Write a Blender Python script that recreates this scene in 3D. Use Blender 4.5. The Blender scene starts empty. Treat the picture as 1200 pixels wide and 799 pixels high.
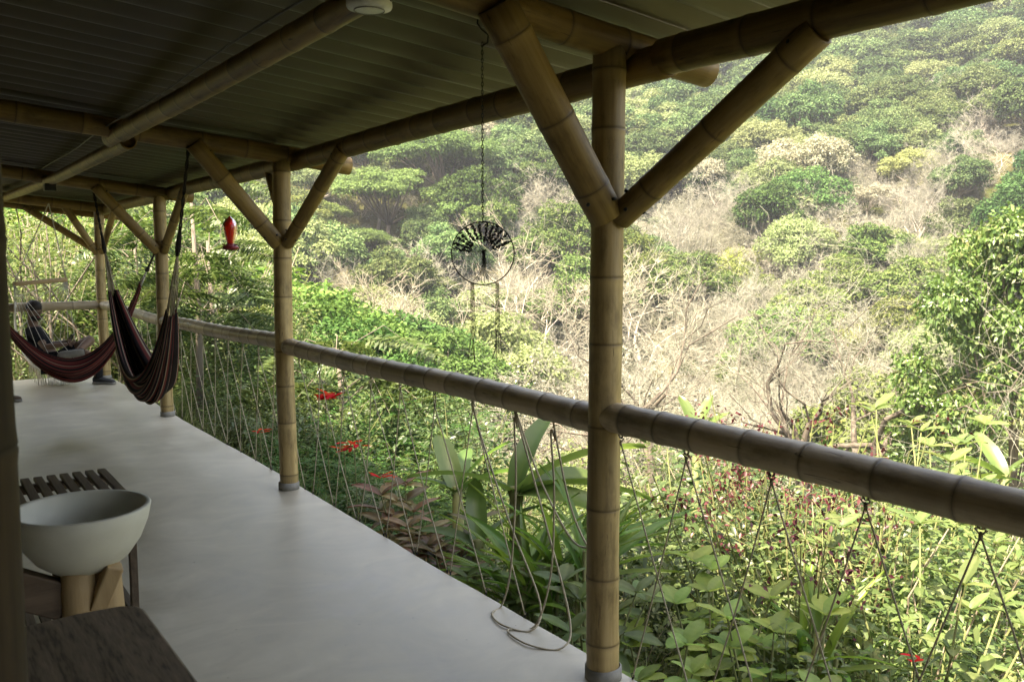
import bpy, math, random
import numpy as np
from mathutils import Vector, Matrix, Euler, noise as mnoise

random.seed(7)
RNG = np.random.default_rng(11)
sc = bpy.context.scene
COL = sc.collection
PI = math.pi

# ------------------------------------------------------------------ camera
YAW = math.radians(34.8)
FPX, H = 1030.0, 1.55
PITCH = math.atan(101.5 / FPX)
cam_d = bpy.data.cameras.new('camera')
cam = bpy.data.objects.new('camera', cam_d)
COL.objects.link(cam)
cam.location = (0, 0, H)
cam.rotation_euler = (PI / 2 - PITCH, 0, -YAW)
cam_d.sensor_width = 36
cam_d.lens = 36 * FPX / 1200
cam_d.clip_start = 0.05
cam_d.clip_end = 6000
cam_d.dof.use_dof = True
cam_d.dof.focus_distance = 6
cam_d.dof.aperture_fstop = 9
sc.camera = cam

# ------------------------------------------------------------------ light
SUN_EL, SUN_AZ = math.radians(63), math.atan2(-0.94, -0.22)      # azimuth from +Y towards +X
w = bpy.data.worlds.new('World')
sc.world = w
w.use_nodes = True
nt = w.node_tree
nt.nodes.clear()
sky = nt.nodes.new('ShaderNodeTexSky')
sky.sky_type = 'NISHITA'
sky.sun_disc = False
sky.sun_elevation = SUN_EL
sky.sun_rotation = SUN_AZ
sky.dust_density = 3.0
bg = nt.nodes.new('ShaderNodeBackground')
bg.inputs['Strength'].default_value = 0.14
wo = nt.nodes.new('ShaderNodeOutputWorld')
nt.links.new(sky.outputs[0], bg.inputs[0])
nt.links.new(bg.outputs[0], wo.inputs[0])
sun_d = bpy.data.lights.new('sun', 'SUN')
sun_d.energy = 3.9
sun_d.angle = math.radians(0.9)
sun_d.color = (1.0, 0.98, 0.93)
sun = bpy.data.objects.new('sun', sun_d)
COL.objects.link(sun)
sdir = Vector((math.sin(SUN_AZ) * math.cos(SUN_EL), math.cos(SUN_AZ) * math.cos(SUN_EL), math.sin(SUN_EL)))
sun.rotation_euler = sdir.to_track_quat('Z', 'Y').to_euler()
sun.location = sdir * 50 + Vector((0, 0, 20))

sc.view_settings.view_transform = 'Standard'
sc.view_settings.look = 'None'
sc.view_settings.exposure = 2.55
sc.view_settings.use_white_balance = True
sc.view_settings.white_balance_temperature = 8400
sc.view_settings.white_balance_tint = 12
sc.view_settings.gamma = 1
sc.cycles.max_bounces = 7
sc.cycles.diffuse_bounces = 4
sc.cycles.transmission_bounces = 4
sc.cycles.volume_bounces = 0
sc.cycles.use_denoising = True

# ------------------------------------------------------------------ geometry of the view (real metres from measured angles)
CS, SN = math.cos(YAW), math.sin(YAW)


def ray(px):
    k = (px - 600) / FPX
    return k * CS + SN, -k * SN + CS


def atZ(px, py, Z):
    """world point at depth Z along the direction of photo point px,py"""
    a, b = ray(px)
    return Vector((a * Z, b * Z, H - (py - 298) / FPX * Z))


def proj(x, y, z):
    Z = x * SN + y * CS
    X = x * CS - y * SN
    return 600 + FPX * X / np.maximum(Z, .01), 298 - FPX * (z - H) / np.maximum(Z, .01), Z


# ------------------------------------------------------------------ object helpers
def tag(o, label=None, cat=None, group=None, kind=None):
    if label: o['label'] = label
    if cat: o['category'] = cat
    if group: o['group'] = group
    if kind: o['kind'] = kind
    return o


def empty(name, loc=(0, 0, 0), rz=0):
    o = bpy.data.objects.new(name, None)
    o.empty_display_size = .2
    COL.objects.link(o)
    o.location = loc
    o.rotation_euler = (0, 0, rz)
    return o


def link(name, me, parent=None, m=None):
    o = bpy.data.objects.new(name, me)
    COL.objects.link(o)
    if m is not None and len(me.materials) == 0:
        me.materials.append(m)
    if parent: o.parent = parent
    return o


def copy_tree(o, parent=None):
    c = o.copy()
    COL.objects.link(c)
    c.parent = parent
    for ch in KIDS.get(o.name, []) or list(o.children):
        copy_tree(ch, c)
    return c


KIDS = {}


def mesh_np(name, V, F, mat, smooth=False, attrs=None):
    """V (n,3) array, F list of (m,k) int arrays"""
    V = np.asarray(V, dtype=np.float32)
    me = bpy.data.meshes.new(name)
    me.vertices.add(len(V))
    me.vertices.foreach_set('co', V.ravel())
    if not isinstance(F, list): F = [F]
    F = [np.asarray(f, dtype=np.int32) for f in F if len(f)]
    nl = sum(f.size for f in F)
    npoly = sum(len(f) for f in F)
    me.loops.add(nl)
    me.loops.foreach_set('vertex_index', np.concatenate([f.ravel() for f in F]))
    me.polygons.add(npoly)
    tot = np.concatenate([np.full(len(f), f.shape[1], dtype=np.int32) for f in F])
    st = np.zeros(npoly, dtype=np.int32)
    st[1:] = np.cumsum(tot)[:-1]
    me.polygons.foreach_set('loop_start', st)
    me.polygons.foreach_set('loop_total', tot)
    if smooth: me.polygons.foreach_set('use_smooth', np.ones(npoly, dtype=bool))
    me.update(calc_edges=True)
    for k, v in (attrs or {}).items():
        a = me.attributes.new(k, 'FLOAT', 'POINT')
        a.data.foreach_set('value', np.asarray(v, dtype=np.float32))
    if mat is not None: me.materials.append(mat)
    return me


class MB:
    """small mesh builder: lists of verts and faces"""
    def __init__(s):
        s.v, s.f, s.sm = [], [], True

    def add(s, vs, fs):
        b = len(s.v)
        s.v += [tuple(p) for p in vs]
        s.f += [tuple(i + b for i in f) for f in fs]
        return s

    def box(s, c, d, rot=None):
        M = rot or Matrix.Identity(3)
        vs = []
        for x in (-.5, .5):
            for y in (-.5, .5):
                for z in (-.5, .5):
                    vs.append(Vector(c) + M @ Vector((x * d[0], y * d[1], z * d[2])))
        s.add(vs, [(0, 1, 3, 2), (4, 6, 7, 5), (0, 4, 5, 1), (2, 3, 7, 6), (0, 2, 6, 4), (1, 5, 7, 3)])
        s.sm = False
        return s

    def tube(s, pts, r, n=8, cap=True):
        pts = [Vector(p) for p in pts]
        rs = r if hasattr(r, '__len__') else [r] * len(pts)
        up = None
        b = len(s.v)
        for i, p in enumerate(pts):
            d = (pts[min(i + 1, len(pts) - 1)] - pts[max(i - 1, 0)]).normalized()
            if up is None:
                up = d.orthogonal().normalized()
            up = (up - d * up.dot(d))
            up = up.normalized() if up.length > 1e-6 else d.orthogonal().normalized()
            sd = d.cross(up)
            for k in range(n):
                a = 2 * PI * k / n
                s.v.append(tuple(p + (up * math.cos(a) + sd * math.sin(a)) * rs[i]))
        for i in range(len(pts) - 1):
            for k in range(n):
                k2 = (k + 1) % n
                s.f.append((b + i * n + k, b + i * n + k2, b + (i + 1) * n + k2, b + (i + 1) * n + k))
        if cap:
            s.f.append(tuple(b + k for k in range(n))[::-1])
            s.f.append(tuple(b + (len(pts) - 1) * n + k for k in range(n)))
        return s

    def lathe(s, prof, n=24, c=(0, 0, 0)):
        b = len(s.v)
        for r, z in prof:
            for k in range(n):
                a = 2 * PI * k / n
                s.v.append((c[0] + r * math.cos(a), c[1] + r * math.sin(a), c[2] + z))
        for i in range(len(prof) - 1):
            for k in range(n):
                k2 = (k + 1) % n
                s.f.append((b + i * n + k, b + i * n + k2, b + (i + 1) * n + k2, b + (i + 1) * n + k))
        return s

    def build(s, name, mat, parent=None, bevel=0, smooth=None):
        me = bpy.data.meshes.new(name)
        me.from_pydata(s.v, [], s.f)
        sm = s.sm if smooth is None else smooth
        me.polygons.foreach_set('use_smooth', [sm] * len(me.polygons))
        me.materials.append(mat)
        o = link(name, me, parent)
        if bevel:
            b = o.modifiers.new('bevel', 'BEVEL')
            b.width = bevel
            b.segments = 2
            b.limit_method = 'ANGLE'
        return o


# ------------------------------------------------------------------ materials
def newmat(name):
    m = bpy.data.materials.new(name)
    m.use_nodes = True
    m.node_tree.nodes.clear()
    out = m.node_tree.nodes.new('ShaderNodeOutputMaterial')
    return m, m.node_tree, out


def nd(t, typ, **k):
    n = t.nodes.new(typ)
    for a, v in k.items():
        if a in n.inputs: n.inputs[a].default_value = v
        else: setattr(n, a, v)
    return n


def ramp(t, fac, stops):
    r = t.nodes.new('ShaderNodeValToRGB')
    el = r.color_ramp.elements
    while len(el) < len(stops): el.new(0.5)
    for e, (p, c) in zip(el, stops):
        e.position = p
        e.color = (*c, 1)
    t.links.new(fac, r.inputs[0])
    return r.outputs[0]


def noise_mat(name, c1, c2, scale=(8, 8, 8), rough=.6, bump=.2, detail=5, spec=.4, c3=None, coords='Object', bump_dist=.01):
    m, t, out = newmat(name)
    tc = nd(t, 'ShaderNodeTexCoord')
    mp = nd(t, 'ShaderNodeMapping')
    mp.inputs['Scale'].default_value = scale
    t.links.new(tc.outputs[coords], mp.inputs[0])
    n = nd(t, 'ShaderNodeTexNoise', Scale=1.0, Detail=detail, Roughness=.6)
    t.links.new(mp.outputs[0], n.inputs['Vector'])
    st = [(.3, c1), (.7, c2)] if c3 is None else [(.3, c1), (.5, c2), (.72, c3)]
    c = ramp(t, n.outputs[0], st)
    p = nd(t, 'ShaderNodeBsdfPrincipled', Roughness=rough)
    p.inputs['Specular IOR Level'].default_value = spec
    t.links.new(c, p.inputs['Base Color'])
    if bump:
        b = nd(t, 'ShaderNodeBump', Strength=bump, Distance=bump_dist)
        t.links.new(n.outputs[0], b.inputs['Height'])
        t.links.new(b.outputs[0], p.inputs['Normal'])
    t.links.new(p.outputs[0], out.inputs[0])
    return m


def leaf_mat(name, c1, c2, trans=.3, gloss=0.0, rnd=.25, c3=None):
    """per-leaf colour from attribute var, per-object change from Object Info"""
    m, t, out = newmat(name)
    at = nd(t, 'ShaderNodeAttribute', attribute_name='var')
    st = [(0, c1), (1, c2)] if c3 is None else [(0, c1), (.55, c2), (1, c3)]
    c = ramp(t, at.outputs['Fac'], st)
    oi = nd(t, 'ShaderNodeObjectInfo')
    mr = nd(t, 'ShaderNodeMapRange')
    mr.inputs['To Min'].default_value = 1 - rnd
    mr.inputs['To Max'].default_value = 1 + rnd
    t.links.new(oi.outputs['Random'], mr.inputs[0])
    hs = nd(t, 'ShaderNodeHueSaturation')
    t.links.new(mr.outputs[0], hs.inputs['Value'])
    mr2 = nd(t, 'ShaderNodeMapRange')
    mr2.inputs['To Min'].default_value = .5 + .04 * (rnd / .25)
    mr2.inputs['To Max'].default_value = .5 - .014 * (rnd / .25)
    wn = nd(t, 'ShaderNodeTexWhiteNoise', noise_dimensions='1D')
    t.links.new(oi.outputs['Random'], wn.inputs['W'])
    t.links.new(wn.outputs['Value'], mr2.inputs[0])
    t.links.new(mr2.outputs[0], hs.inputs['Hue'])
    t.links.new(c, hs.inputs['Color'])
    mu = nd(t, 'ShaderNodeMix', data_type='RGBA', blend_type='MULTIPLY')
    mu.inputs[0].default_value = 1
    t.links.new(hs.outputs[0], mu.inputs[6])
    t.links.new(oi.outputs['Color'], mu.inputs[7])
    col = mu.outputs[2]
    d = nd(t, 'ShaderNodeBsdfDiffuse')
    t.links.new(col, d.inputs[0])
    sh = d.outputs[0]
    if trans:
        tr = nd(t, 'ShaderNodeBsdfTranslucent')
        hs2 = nd(t, 'ShaderNodeHueSaturation', Saturation=1.1, Value=1.15)
        hs2.inputs['Hue'].default_value = .49
        t.links.new(col, hs2.inputs['Color'])
        t.links.new(hs2.outputs[0], tr.inputs[0])
        mx = nd(t, 'ShaderNodeMixShader', Fac=trans)
        t.links.new(sh, mx.inputs[1])
        t.links.new(tr.outputs[0], mx.inputs[2])
        sh = mx.outputs[0]
    if gloss:
        g = nd(t, 'ShaderNodeBsdfGlossy', Roughness=.4)
        mx = nd(t, 'ShaderNodeMixShader', Fac=gloss)
        t.links.new(sh, mx.inputs[1])
        t.links.new(g.outputs[0], mx.inputs[2])
        sh = mx.outputs[0]
    t.links.new(sh, out.inputs[0])
    return m


def bamboo_mat(name, c1, c2, c3, node_c, rough=.45):
    m, t, out = newmat(name)
    tc = nd(t, 'ShaderNodeTexCoord')
    oi = nd(t, 'ShaderNodeObjectInfo')
    mp = nd(t, 'ShaderNodeMapping')
    mp.inputs['Scale'].default_value = (26, 26, 1.6)
    ad = nd(t, 'ShaderNodeVectorMath', operation='ADD')
    sc1 = nd(t, 'ShaderNodeVectorMath', operation='SCALE')
    sc1.inputs['Scale'].default_value = 40
    cb = nd(t, 'ShaderNodeCombineXYZ')
    for i in range(3): t.links.new(oi.outputs['Random'], cb.inputs[i])
    t.links.new(cb.outputs[0], sc1.inputs[0])
    t.links.new(tc.outputs['Object'], mp.inputs[0])
    t.links.new(mp.outputs[0], ad.inputs[0])
    t.links.new(sc1.outputs[0], ad.inputs[1])
    n = nd(t, 'ShaderNodeTexNoise', Scale=1.0, Detail=6, Roughness=.65)
    t.links.new(ad.outputs[0], n.inputs['Vector'])
    c = ramp(t, n.outputs[0], [(.3, c1), (.5, c2), (.72, c3)])
    # blotches of lichen and dirt
    mp2 = nd(t, 'ShaderNodeMapping')
    mp2.inputs['Scale'].default_value = (9, 9, 3)
    t.links.new(tc.outputs['Object'], mp2.inputs[0])
    n2 = nd(t, 'ShaderNodeTexNoise', Scale=1.3, Detail=8, Roughness=.7)
    t.links.new(mp2.outputs[0], n2.inputs['Vector'])
    bl = ramp(t, n2.outputs[0], [(.36, (.38, .36, .33)), (.5, (1, 1, 1)), (.68, (1.0, .97, .9))])
    mu = nd(t, 'ShaderNodeMix', data_type='RGBA', blend_type='MULTIPLY')
    mu.inputs[0].default_value = .65
    t.links.new(c, mu.inputs[6])
    t.links.new(bl, mu.inputs[7])
    at = nd(t, 'ShaderNodeAttribute', attribute_name='node')
    mx = nd(t, 'ShaderNodeMix', data_type='RGBA')
    t.links.new(at.outputs['Fac'], mx.inputs[0])
    t.links.new(mu.outputs[2], mx.inputs[6])
    mx.inputs[7].default_value = (*node_c, 1)
    ab = nd(t, 'ShaderNodeAttribute', attribute_name='band')
    bm_ = nd(t, 'ShaderNodeMath', operation='MULTIPLY')
    bm_.inputs[1].default_value = .13
    t.links.new(ab.outputs['Fac'], bm_.inputs[0])
    mxb = nd(t, 'ShaderNodeMix', data_type='RGBA')
    t.links.new(bm_.outputs[0], mxb.inputs[0])
    t.links.new(mx.outputs[2], mxb.inputs[6])
    mxb.inputs[7].default_value = (*[min(1, q * 1.5) for q in c3], 1)
    an_ = nd(t, 'ShaderNodeAttribute', attribute_name='tone')
    mx = nd(t, 'ShaderNodeVectorMath', operation='MULTIPLY')
    t.links.new(mxb.outputs[2], mx.inputs[0])
    t.links.new(an_.outputs['Vector'], mx.inputs[1])
    # thin dark cracks and scratches
    mp3 = nd(t, 'ShaderNodeMapping')
    mp3.inputs['Scale'].default_value = (60, 60, 5)
    t.links.new(tc.outputs['Object'], mp3.inputs[0])
    n3 = nd(t, 'ShaderNodeTexNoise', Scale=1.0, Detail=3, Roughness=.5, Distortion=1.2)
    t.links.new(mp3.outputs[0], n3.inputs['Vector'])
    ck = ramp(t, n3.outputs[0], [(.28, (.22, .19, .15)), (.335, (1, 1, 1))])
    mu2 = nd(t, 'ShaderNodeMix', data_type='RGBA', blend_type='MULTIPLY')
    mu2.inputs[0].default_value = .8
    t.links.new(mx.outputs[0], mu2.inputs[6])
    t.links.new(ck, mu2.inputs[7])
    p = nd(t, 'ShaderNodeBsdfPrincipled', Roughness=rough)
    p.inputs['Specular IOR Level'].default_value = .35
    t.links.new(mu2.outputs[2], p.inputs['Base Color'])
    b = nd(t, 'ShaderNodeBump', Strength=.25, Distance=.004)
    t.links.new(n.outputs[0], b.inputs['Height'])
    t.links.new(b.outputs[0], p.inputs['Normal'])
    t.links.new(p.outputs[0], out.inputs[0])
    return m


def plain(name, c, rough=.6, metal=0, spec=.4):
    return noise_mat(name, tuple(x * .85 for x in c), tuple(min(1, x * 1.1) for x in c), (40, 40, 40), rough, .05, 3, spec)


M = {}
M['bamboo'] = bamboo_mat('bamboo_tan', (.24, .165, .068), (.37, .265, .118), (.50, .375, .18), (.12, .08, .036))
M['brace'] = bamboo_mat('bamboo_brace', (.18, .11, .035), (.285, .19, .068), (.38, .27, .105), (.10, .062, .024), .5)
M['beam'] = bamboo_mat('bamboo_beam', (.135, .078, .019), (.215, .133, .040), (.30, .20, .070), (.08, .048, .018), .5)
M['bamboo_shaded'] = bamboo_mat('bamboo_unlit', (.022, .013, .006), (.034, .021, .009), (.05, .033, .015), (.015, .01, .005), .75)  # darker copy of the post bamboo, shade of its unlit side put into the colour
M['rail'] = bamboo_mat('bamboo_weathered', (.33, .25, .15), (.46, .365, .235), (.58, .485, .335), (.17, .13, .08), .40)
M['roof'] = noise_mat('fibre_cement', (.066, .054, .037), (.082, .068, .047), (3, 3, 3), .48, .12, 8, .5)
M['wood_dark'] = noise_mat('dark_wood', (.055, .035, .022), (.12, .08, .05), (4, 40, 30), .6, .3, 6)
M['wood_slat'] = noise_mat('slat_wood', (.06, .04, .025), (.11, .077, .05), (60, 4, 30), .6, .3, 6)
M['wood_light'] = noise_mat('light_wood', (.30, .20, .10), (.42, .30, .16), (20, 20, 3), .6, .3, 6)
M['ceramic'] = noise_mat('basin_stone', (.50, .49, .41), (.62, .61, .52), (5, 5, 5), .55, .06, 8, .4)
M['wire'] = plain('black_wire', (.02, .018, .016), .5)
M['rope'] = noise_mat('twine', (.34, .29, .205), (.56, .49, .36), (500, 500, 160), .9, .5, 2, .1)
M['rope_dark'] = noise_mat('dark_cord', (.022, .02, .022), (.06, .055, .05), (300, 300, 100), .9, .5, 2, .1)
M['white_cord'] = plain('white_cotton', (.62, .60, .54), .9, 0, .1)
M['concrete_grey'] = noise_mat('footing_grey', (.20, .19, .17), (.30, .29, .26), (20, 20, 20), .9, .4, 6, .2)
M['plaster'] = noise_mat('house_plaster', (.22, .17, .11), (.30, .24, .16), (2, 2, 2), .9, .3, 8, .2)
M['plastic_white'] = plain('white_plastic', (.62, .62, .56), .4)
M['black'] = plain('black_paint', (.015, .015, .015), .5)
M['skin'] = noise_mat('skin', (.13, .075, .048), (.18, .105, .07), (20, 20, 20), .55, .05, 3, .4)
M['cloth_black'] = noise_mat('black_cloth', (.010, .010, .012), (.022, .022, .025), (60, 60, 60), .9, .3, 5, .1)
M['hair'] = noise_mat('dark_hair', (.008, .006, .005), (.025, .018, .012), (90, 90, 30), .6, .5, 4, .3)
M['sole'] = plain('grey_rubber', (.20, .19, .17), .8)
M['shoe'] = plain('black_shoe', (.03, .03, .032), .7)
M['bark'] = noise_mat('bark_grey', (.12, .10, .08), (.26, .225, .18), (6, 6, 1.5), .9, .6, 7, .1, bump_dist=.03)
M['bark_pale'] = noise_mat('bark_pale', (.36, .31, .26), (.56, .50, .43), (6, 6, 1.5), .9, .5, 7, .1, bump_dist=.03)
M['bark_dark'] = noise_mat('bark_dark', (.05, .04, .032), (.13, .11, .09), (6, 6, 1.5), .9, .6, 7, .1, bump_dist=.03)
M['bark_gnarled'] = noise_mat('bark_gnarled', (.055, .045, .035), (.20, .17, .135), (5, 5, 1.5), .9, .6, 7, .1, bump_dist=.03)
M['stem'] = noise_mat('green_stem', (.10, .13, .04), (.22, .22, .10), (20, 20, 4), .7, .2, 4, .2)
M['stem_dry'] = noise_mat('dry_stem', (.25, .20, .14), (.45, .39, .29), (20, 20, 4), .8, .2, 4, .2)

# floor: trowelled concrete
m, t, out = newmat('trowelled_concrete')
tc = nd(t, 'ShaderNodeTexCoord')
mp = nd(t, 'ShaderNodeMapping')
mp.inputs['Scale'].default_value = (.9, .55, 1)
t.links.new(tc.outputs['Object'], mp.inputs[0])
n1 = nd(t, 'ShaderNodeTexNoise', Scale=1.7, Detail=7, Roughness=.55, Distortion=.6)
t.links.new(mp.outputs[0], n1.inputs['Vector'])
mpb = nd(t, 'ShaderNodeMapping')
mpb.inputs['Scale'].default_value = (2.6, 3.6, 1)
mpb.inputs['Rotation'].default_value = (0, 0, .35)
t.links.new(tc.outputs['Object'], mpb.inputs[0])
n2 = nd(t, 'ShaderNodeTexNoise', Scale=.9, Detail=9, Roughness=.6, Distortion=1.2)
t.links.new(mpb.outputs[0], n2.inputs['Vector'])
ma = nd(t, 'ShaderNodeMath', operation='ADD')
mb_ = nd(t, 'ShaderNodeMath', operation='MULTIPLY')
mb_.inputs[1].default_value = .5
mb_.name = 'half'
t.links.new(n1.outputs[0], ma.inputs[0])
t.links.new(n2.outputs[0], ma.inputs[1])
t.links.new(ma.outputs[0], mb_.inputs[0])
c = ramp(t, mb_.outputs[0], [(.34, (.29, .25, .182)), (.45, (.375, .333, .248)), (.55, (.45, .405, .305)), (.66, (.54, .49, .378))])
# small dark chips
vo = nd(t, 'ShaderNodeTexNoise', Scale=38, Detail=2, Roughness=.5)
t.links.new(tc.outputs['Object'], vo.inputs['Vector'])
ck = ramp(t, vo.outputs[0], [(.22, (.35, .32, .28)), (.27, (1, 1, 1))])
mu = nd(t, 'ShaderNodeMix', data_type='RGBA', blend_type='MULTIPLY')
mu.inputs[0].default_value = 1
t.links.new(c, mu.inputs[6])
t.links.new(ck, mu.inputs[7])
p = nd(t, 'ShaderNodeBsdfPrincipled')
t.links.new(mu.outputs[2], p.inputs['Base Color'])
rr = nd(t, 'ShaderNodeMapRange')
rr.inputs['From Min'].default_value = .35
rr.inputs['From Max'].default_value = .65
rr.inputs['To Min'].default_value = .32
rr.inputs['To Max'].default_value = .52
t.links.new(mb_.outputs[0], rr.inputs[0])
t.links.new(rr.outputs[0], p.inputs['Roughness'])
b = nd(t, 'ShaderNodeBump', Strength=.12, Distance=.01)
t.links.new(mb_.outputs[0], b.inputs['Height'])
t.links.new(b.outputs[0], p.inputs['Normal'])
t.links.new(p.outputs[0], out.inputs[0])
M['floor'] = m

# ground
m, t, out = newmat('hillside_soil')
tc = nd(t, 'ShaderNodeTexCoord')
n1 = nd(t, 'ShaderNodeTexNoise', Scale=.05, Detail=10, Roughness=.7)
t.links.new(tc.outputs['Object'], n1.inputs['Vector'])
c = ramp(t, n1.outputs[0], [(.35, (.05, .065, .02)), (.5, (.10, .105, .045)), (.65, (.16, .15, .08))])
n2 = nd(t, 'ShaderNodeTexNoise', Scale=3, Detail=8, Roughness=.7)
t.links.new(tc.outputs['Object'], n2.inputs['Vector'])
c2 = ramp(t, n2.outputs[0], [(.3, (.35, .35, .3)), (.7, (1.2, 1.15, 1.0))])
mu = nd(t, 'ShaderNodeMix', data_type='RGBA', blend_type='MULTIPLY')
mu.inputs[0].default_value = 1
t.links.new(c, mu.inputs[6])
t.links.new(c2, mu.inputs[7])
p = nd(t, 'ShaderNodeBsdfDiffuse')
t.links.new(mu.outputs[2], p.inputs[0])
b = nd(t, 'ShaderNodeBump', Strength=.6, Distance=.2)
t.links.new(n2.outputs[0], b.inputs['Height'])
t.links.new(b.outputs[0], p.inputs['Normal'])
t.links.new(p.outputs[0], out.inputs[0])
M['ground'] = m

# striped hammock cloth: stripes by attribute 'across'
def stripe_mat(name, stops, reps):
    m, t, out = newmat(name)
    at = nd(t, 'ShaderNodeAttribute', attribute_name='across')
    mm = nd(t, 'ShaderNodeMath', operation='MULTIPLY')
    mm.inputs[1].default_value = reps
    fr = nd(t, 'ShaderNodeMath', operation='FRACT')
    t.links.new(at.outputs['Fac'], mm.inputs[0])
    t.links.new(mm.outputs[0], fr.inputs[0])
    c = ramp(t, fr.outputs[0], stops)
    c.node.color_ramp.interpolation = 'CONSTANT'
    p = nd(t, 'ShaderNodeBsdfPrincipled', Roughness=.95)
    p.inputs['Specular IOR Level'].default_value = .1
    t.links.new(c, p.inputs['Base Color'])
    w_ = nd(t, 'ShaderNodeTexNoise', Scale=250, Detail=2)
    b = nd(t, 'ShaderNodeBump', Strength=.4, Distance=.003)
    t.links.new(w_.outputs[0], b.inputs['Height'])
    t.links.new(b.outputs[0], p.inputs['Normal'])
    t.links.new(p.outputs[0], out.inputs[0])
    return m


RED, BLK, CRM, GRN, PNK = (.15, .035, .03), (.022, .016, .016), (.30, .25, .18), (.085, .08, .055), (.19, .09, .075)
M['hammock_a'] = stripe_mat('striped_cloth_red', [(0, RED), (.13, BLK), (.27, PNK), (.33, BLK), (.44, RED), (.58, (.10, .02, .02)), (.68, CRM), (.71, RED), (.84, BLK)], 7)
M['hammock_b'] = stripe_mat('striped_cloth_multi', [(0, BLK), (.12, CRM), (.17, RED), (.29, BLK), (.42, GRN), (.50, PNK), (.56, BLK), (.70, CRM), (.75, RED), (.86, BLK)], 7)

# red glass for the feeder
m, t, out = newmat('red_glass')
p = nd(t, 'ShaderNodeBsdfPrincipled', Roughness=.22)
p.inputs['Base Color'].default_value = (.62, .025, .015, 1)
p.inputs['Transmission Weight'].default_value = .55
t.links.new(p.outputs[0], out.inputs[0])
M['red_glass'] = m
M['red_plastic'] = plain('dark_red_plastic', (.20, .015, .02), .35)

# foliage
G = lambda a, b_, c_: (a, b_, c_)
M['leaf_far'] = leaf_mat('forest_leaves', (.036, .064, .026), (.115, .155, .062), .25, 0, .3, (.21, .245, .12))
M['leaf_sage'] = leaf_mat('feathery_leaves', (.10, .15, .05), (.20, .26, .09), .3, 0, .2)
M['leaf_pale'] = leaf_mat('pale_blossoming_leaves', (.15, .19, .08), (.32, .36, .18), .3, 0, .15)
M['leaf_dry'] = leaf_mat('dry_leaves', (.24, .232, .165), (.38, .365, .275), .3, 0, .12)
M['twig'] = leaf_mat('pale_twigs', (.195, .19, .155), (.385, .37, .315), 0, 0, .12)
M['twig_grey'] = leaf_mat('grey_twigs', (.165, .165, .125), (.30, .295, .235), 0, 0, .12)
M['leaf_yellow'] = leaf_mat('yellow_green_leaves', (.19, .22, .04), (.36, .38, .09), .35, 0, .15)
M['leaf_glossy'] = leaf_mat('glossy_green_leaves', (.052, .098, .022), (.125, .195, .045), .3, .04, .1, (.24, .23, .10))
M['leaf_near'] = leaf_mat('shrub_leaves', (.035, .062, .018), (.085, .125, .04), .35, .04, .2, (.14, .18, .065))
M['leaf_lime'] = leaf_mat('lime_leaves', (.08, .115, .032), (.15, .195, .065), .4, .03, .2, (.24, .27, .11))
M['leaf_fern'] = leaf_mat('feathery_shrub_leaves', (.035, .08, .02), (.09, .16, .04), .35, .02, .25)
M['leaf_big'] = leaf_mat('broad_leaf', (.22, .31, .075), (.40, .49, .15), .5, .02, .25)
M['leaf_strap'] = leaf_mat('strap_leaf', (.10, .18, .03), (.21, .31, .07), .45, .03, .25)
M['leaf_banana'] = leaf_mat('banana_leaf', (.085, .15, .038), (.16, .235, .065), .5, .04, .15)
M['leaf_croton'] = leaf_mat('croton_leaf', (.08, .10, .03), (.24, .13, .07), .35, .04, .4, (.38, .33, .17))
M['leaf_maroon'] = leaf_mat('maroon_leaf', (.06, .014, .018), (.13, .035, .04), .3, .03, .2)
M['petal_red'] = leaf_mat('red_petal', (.55, .02, .02), (.75, .05, .05), .3, 0, .1)
M['leaf_litter'] = leaf_mat('undergrowth_leaves', (.04, .07, .02), (.11, .15, .04), .3, 0, .1, (.26, .22, .12))
M['flower_pale'] = leaf_mat('pale_pink_blossom', (.50, .38, .40), (.70, .60, .60), .3, 0, .1)


# ------------------------------------------------------------------ terrain
def sm(a, b_, x):
    tt = np.clip((x - a) / (b_ - a), 0, 1)
    return tt * tt * (3 - 2 * tt)


def fbm(x, y, s, seed=0):
    o = np.zeros_like(x, dtype=float)
    amp = 1.0
    for k in range(4):
        fx, fy = x * s + seed * 7.1 + k * 3.3, y * s + seed * 3.7 - k * 5.1
        o += amp * (np.sin(fx + 1.7 * np.sin(fy * .7 + k)) * np.cos(fy * .9 + 1.3 * np.sin(fx * .6)))
        s *= 2.03
        amp *= .5
    return o


def terrain(x, y):
    x = np.asarray(x, dtype=float)
    y = np.asarray(y, dtype=float)
    r = np.hypot(x, y)
    s = np.maximum(np.maximum(x - 2.2, (y - 12.6) * .9), 0)
    near = -.75 - .34 * s - .35 * sm(0, 3, s)
    near += np.clip(s / 12, 0, 1) * .5 * fbm(x, y, .25, 2)
    back = np.where(x < -3, (-3 - x) * .3, 0)
    near = near + back * sm(0, 40, 40 - s)
    rise = .38 * (r - 62) + .00012 * np.maximum(r - 62, 0) ** 2
    az = np.arctan2(x, y)
    hill = -17 + rise * (1 + .12 * np.sin(az * 5 + 1)) + np.clip((r - 60) / 60, 0, 1) * 5 * fbm(x, y, .018, 5)
    hill = np.minimum(hill, 235 + 12 * fbm(x, y, .006, 3))
    k = 4.0
    d = np.clip((hill - near) / k, -30, 30)
    out = near + k * np.log1p(np.exp(d))
    fr = sm(math.radians(-60), math.radians(-20), az) * (1 - sm(math.radians(110), math.radians(150), az))
    out = np.where(r > 40, near * (1 - fr) + out * fr, out)
    return out - k * np.log1p(np.exp(np.clip((-17 - .38 * 62 - near) / k, -30, 30))) * 0


def tz(x, y):
    return float(terrain(np.array([x]), np.array([y]))[0])


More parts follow.
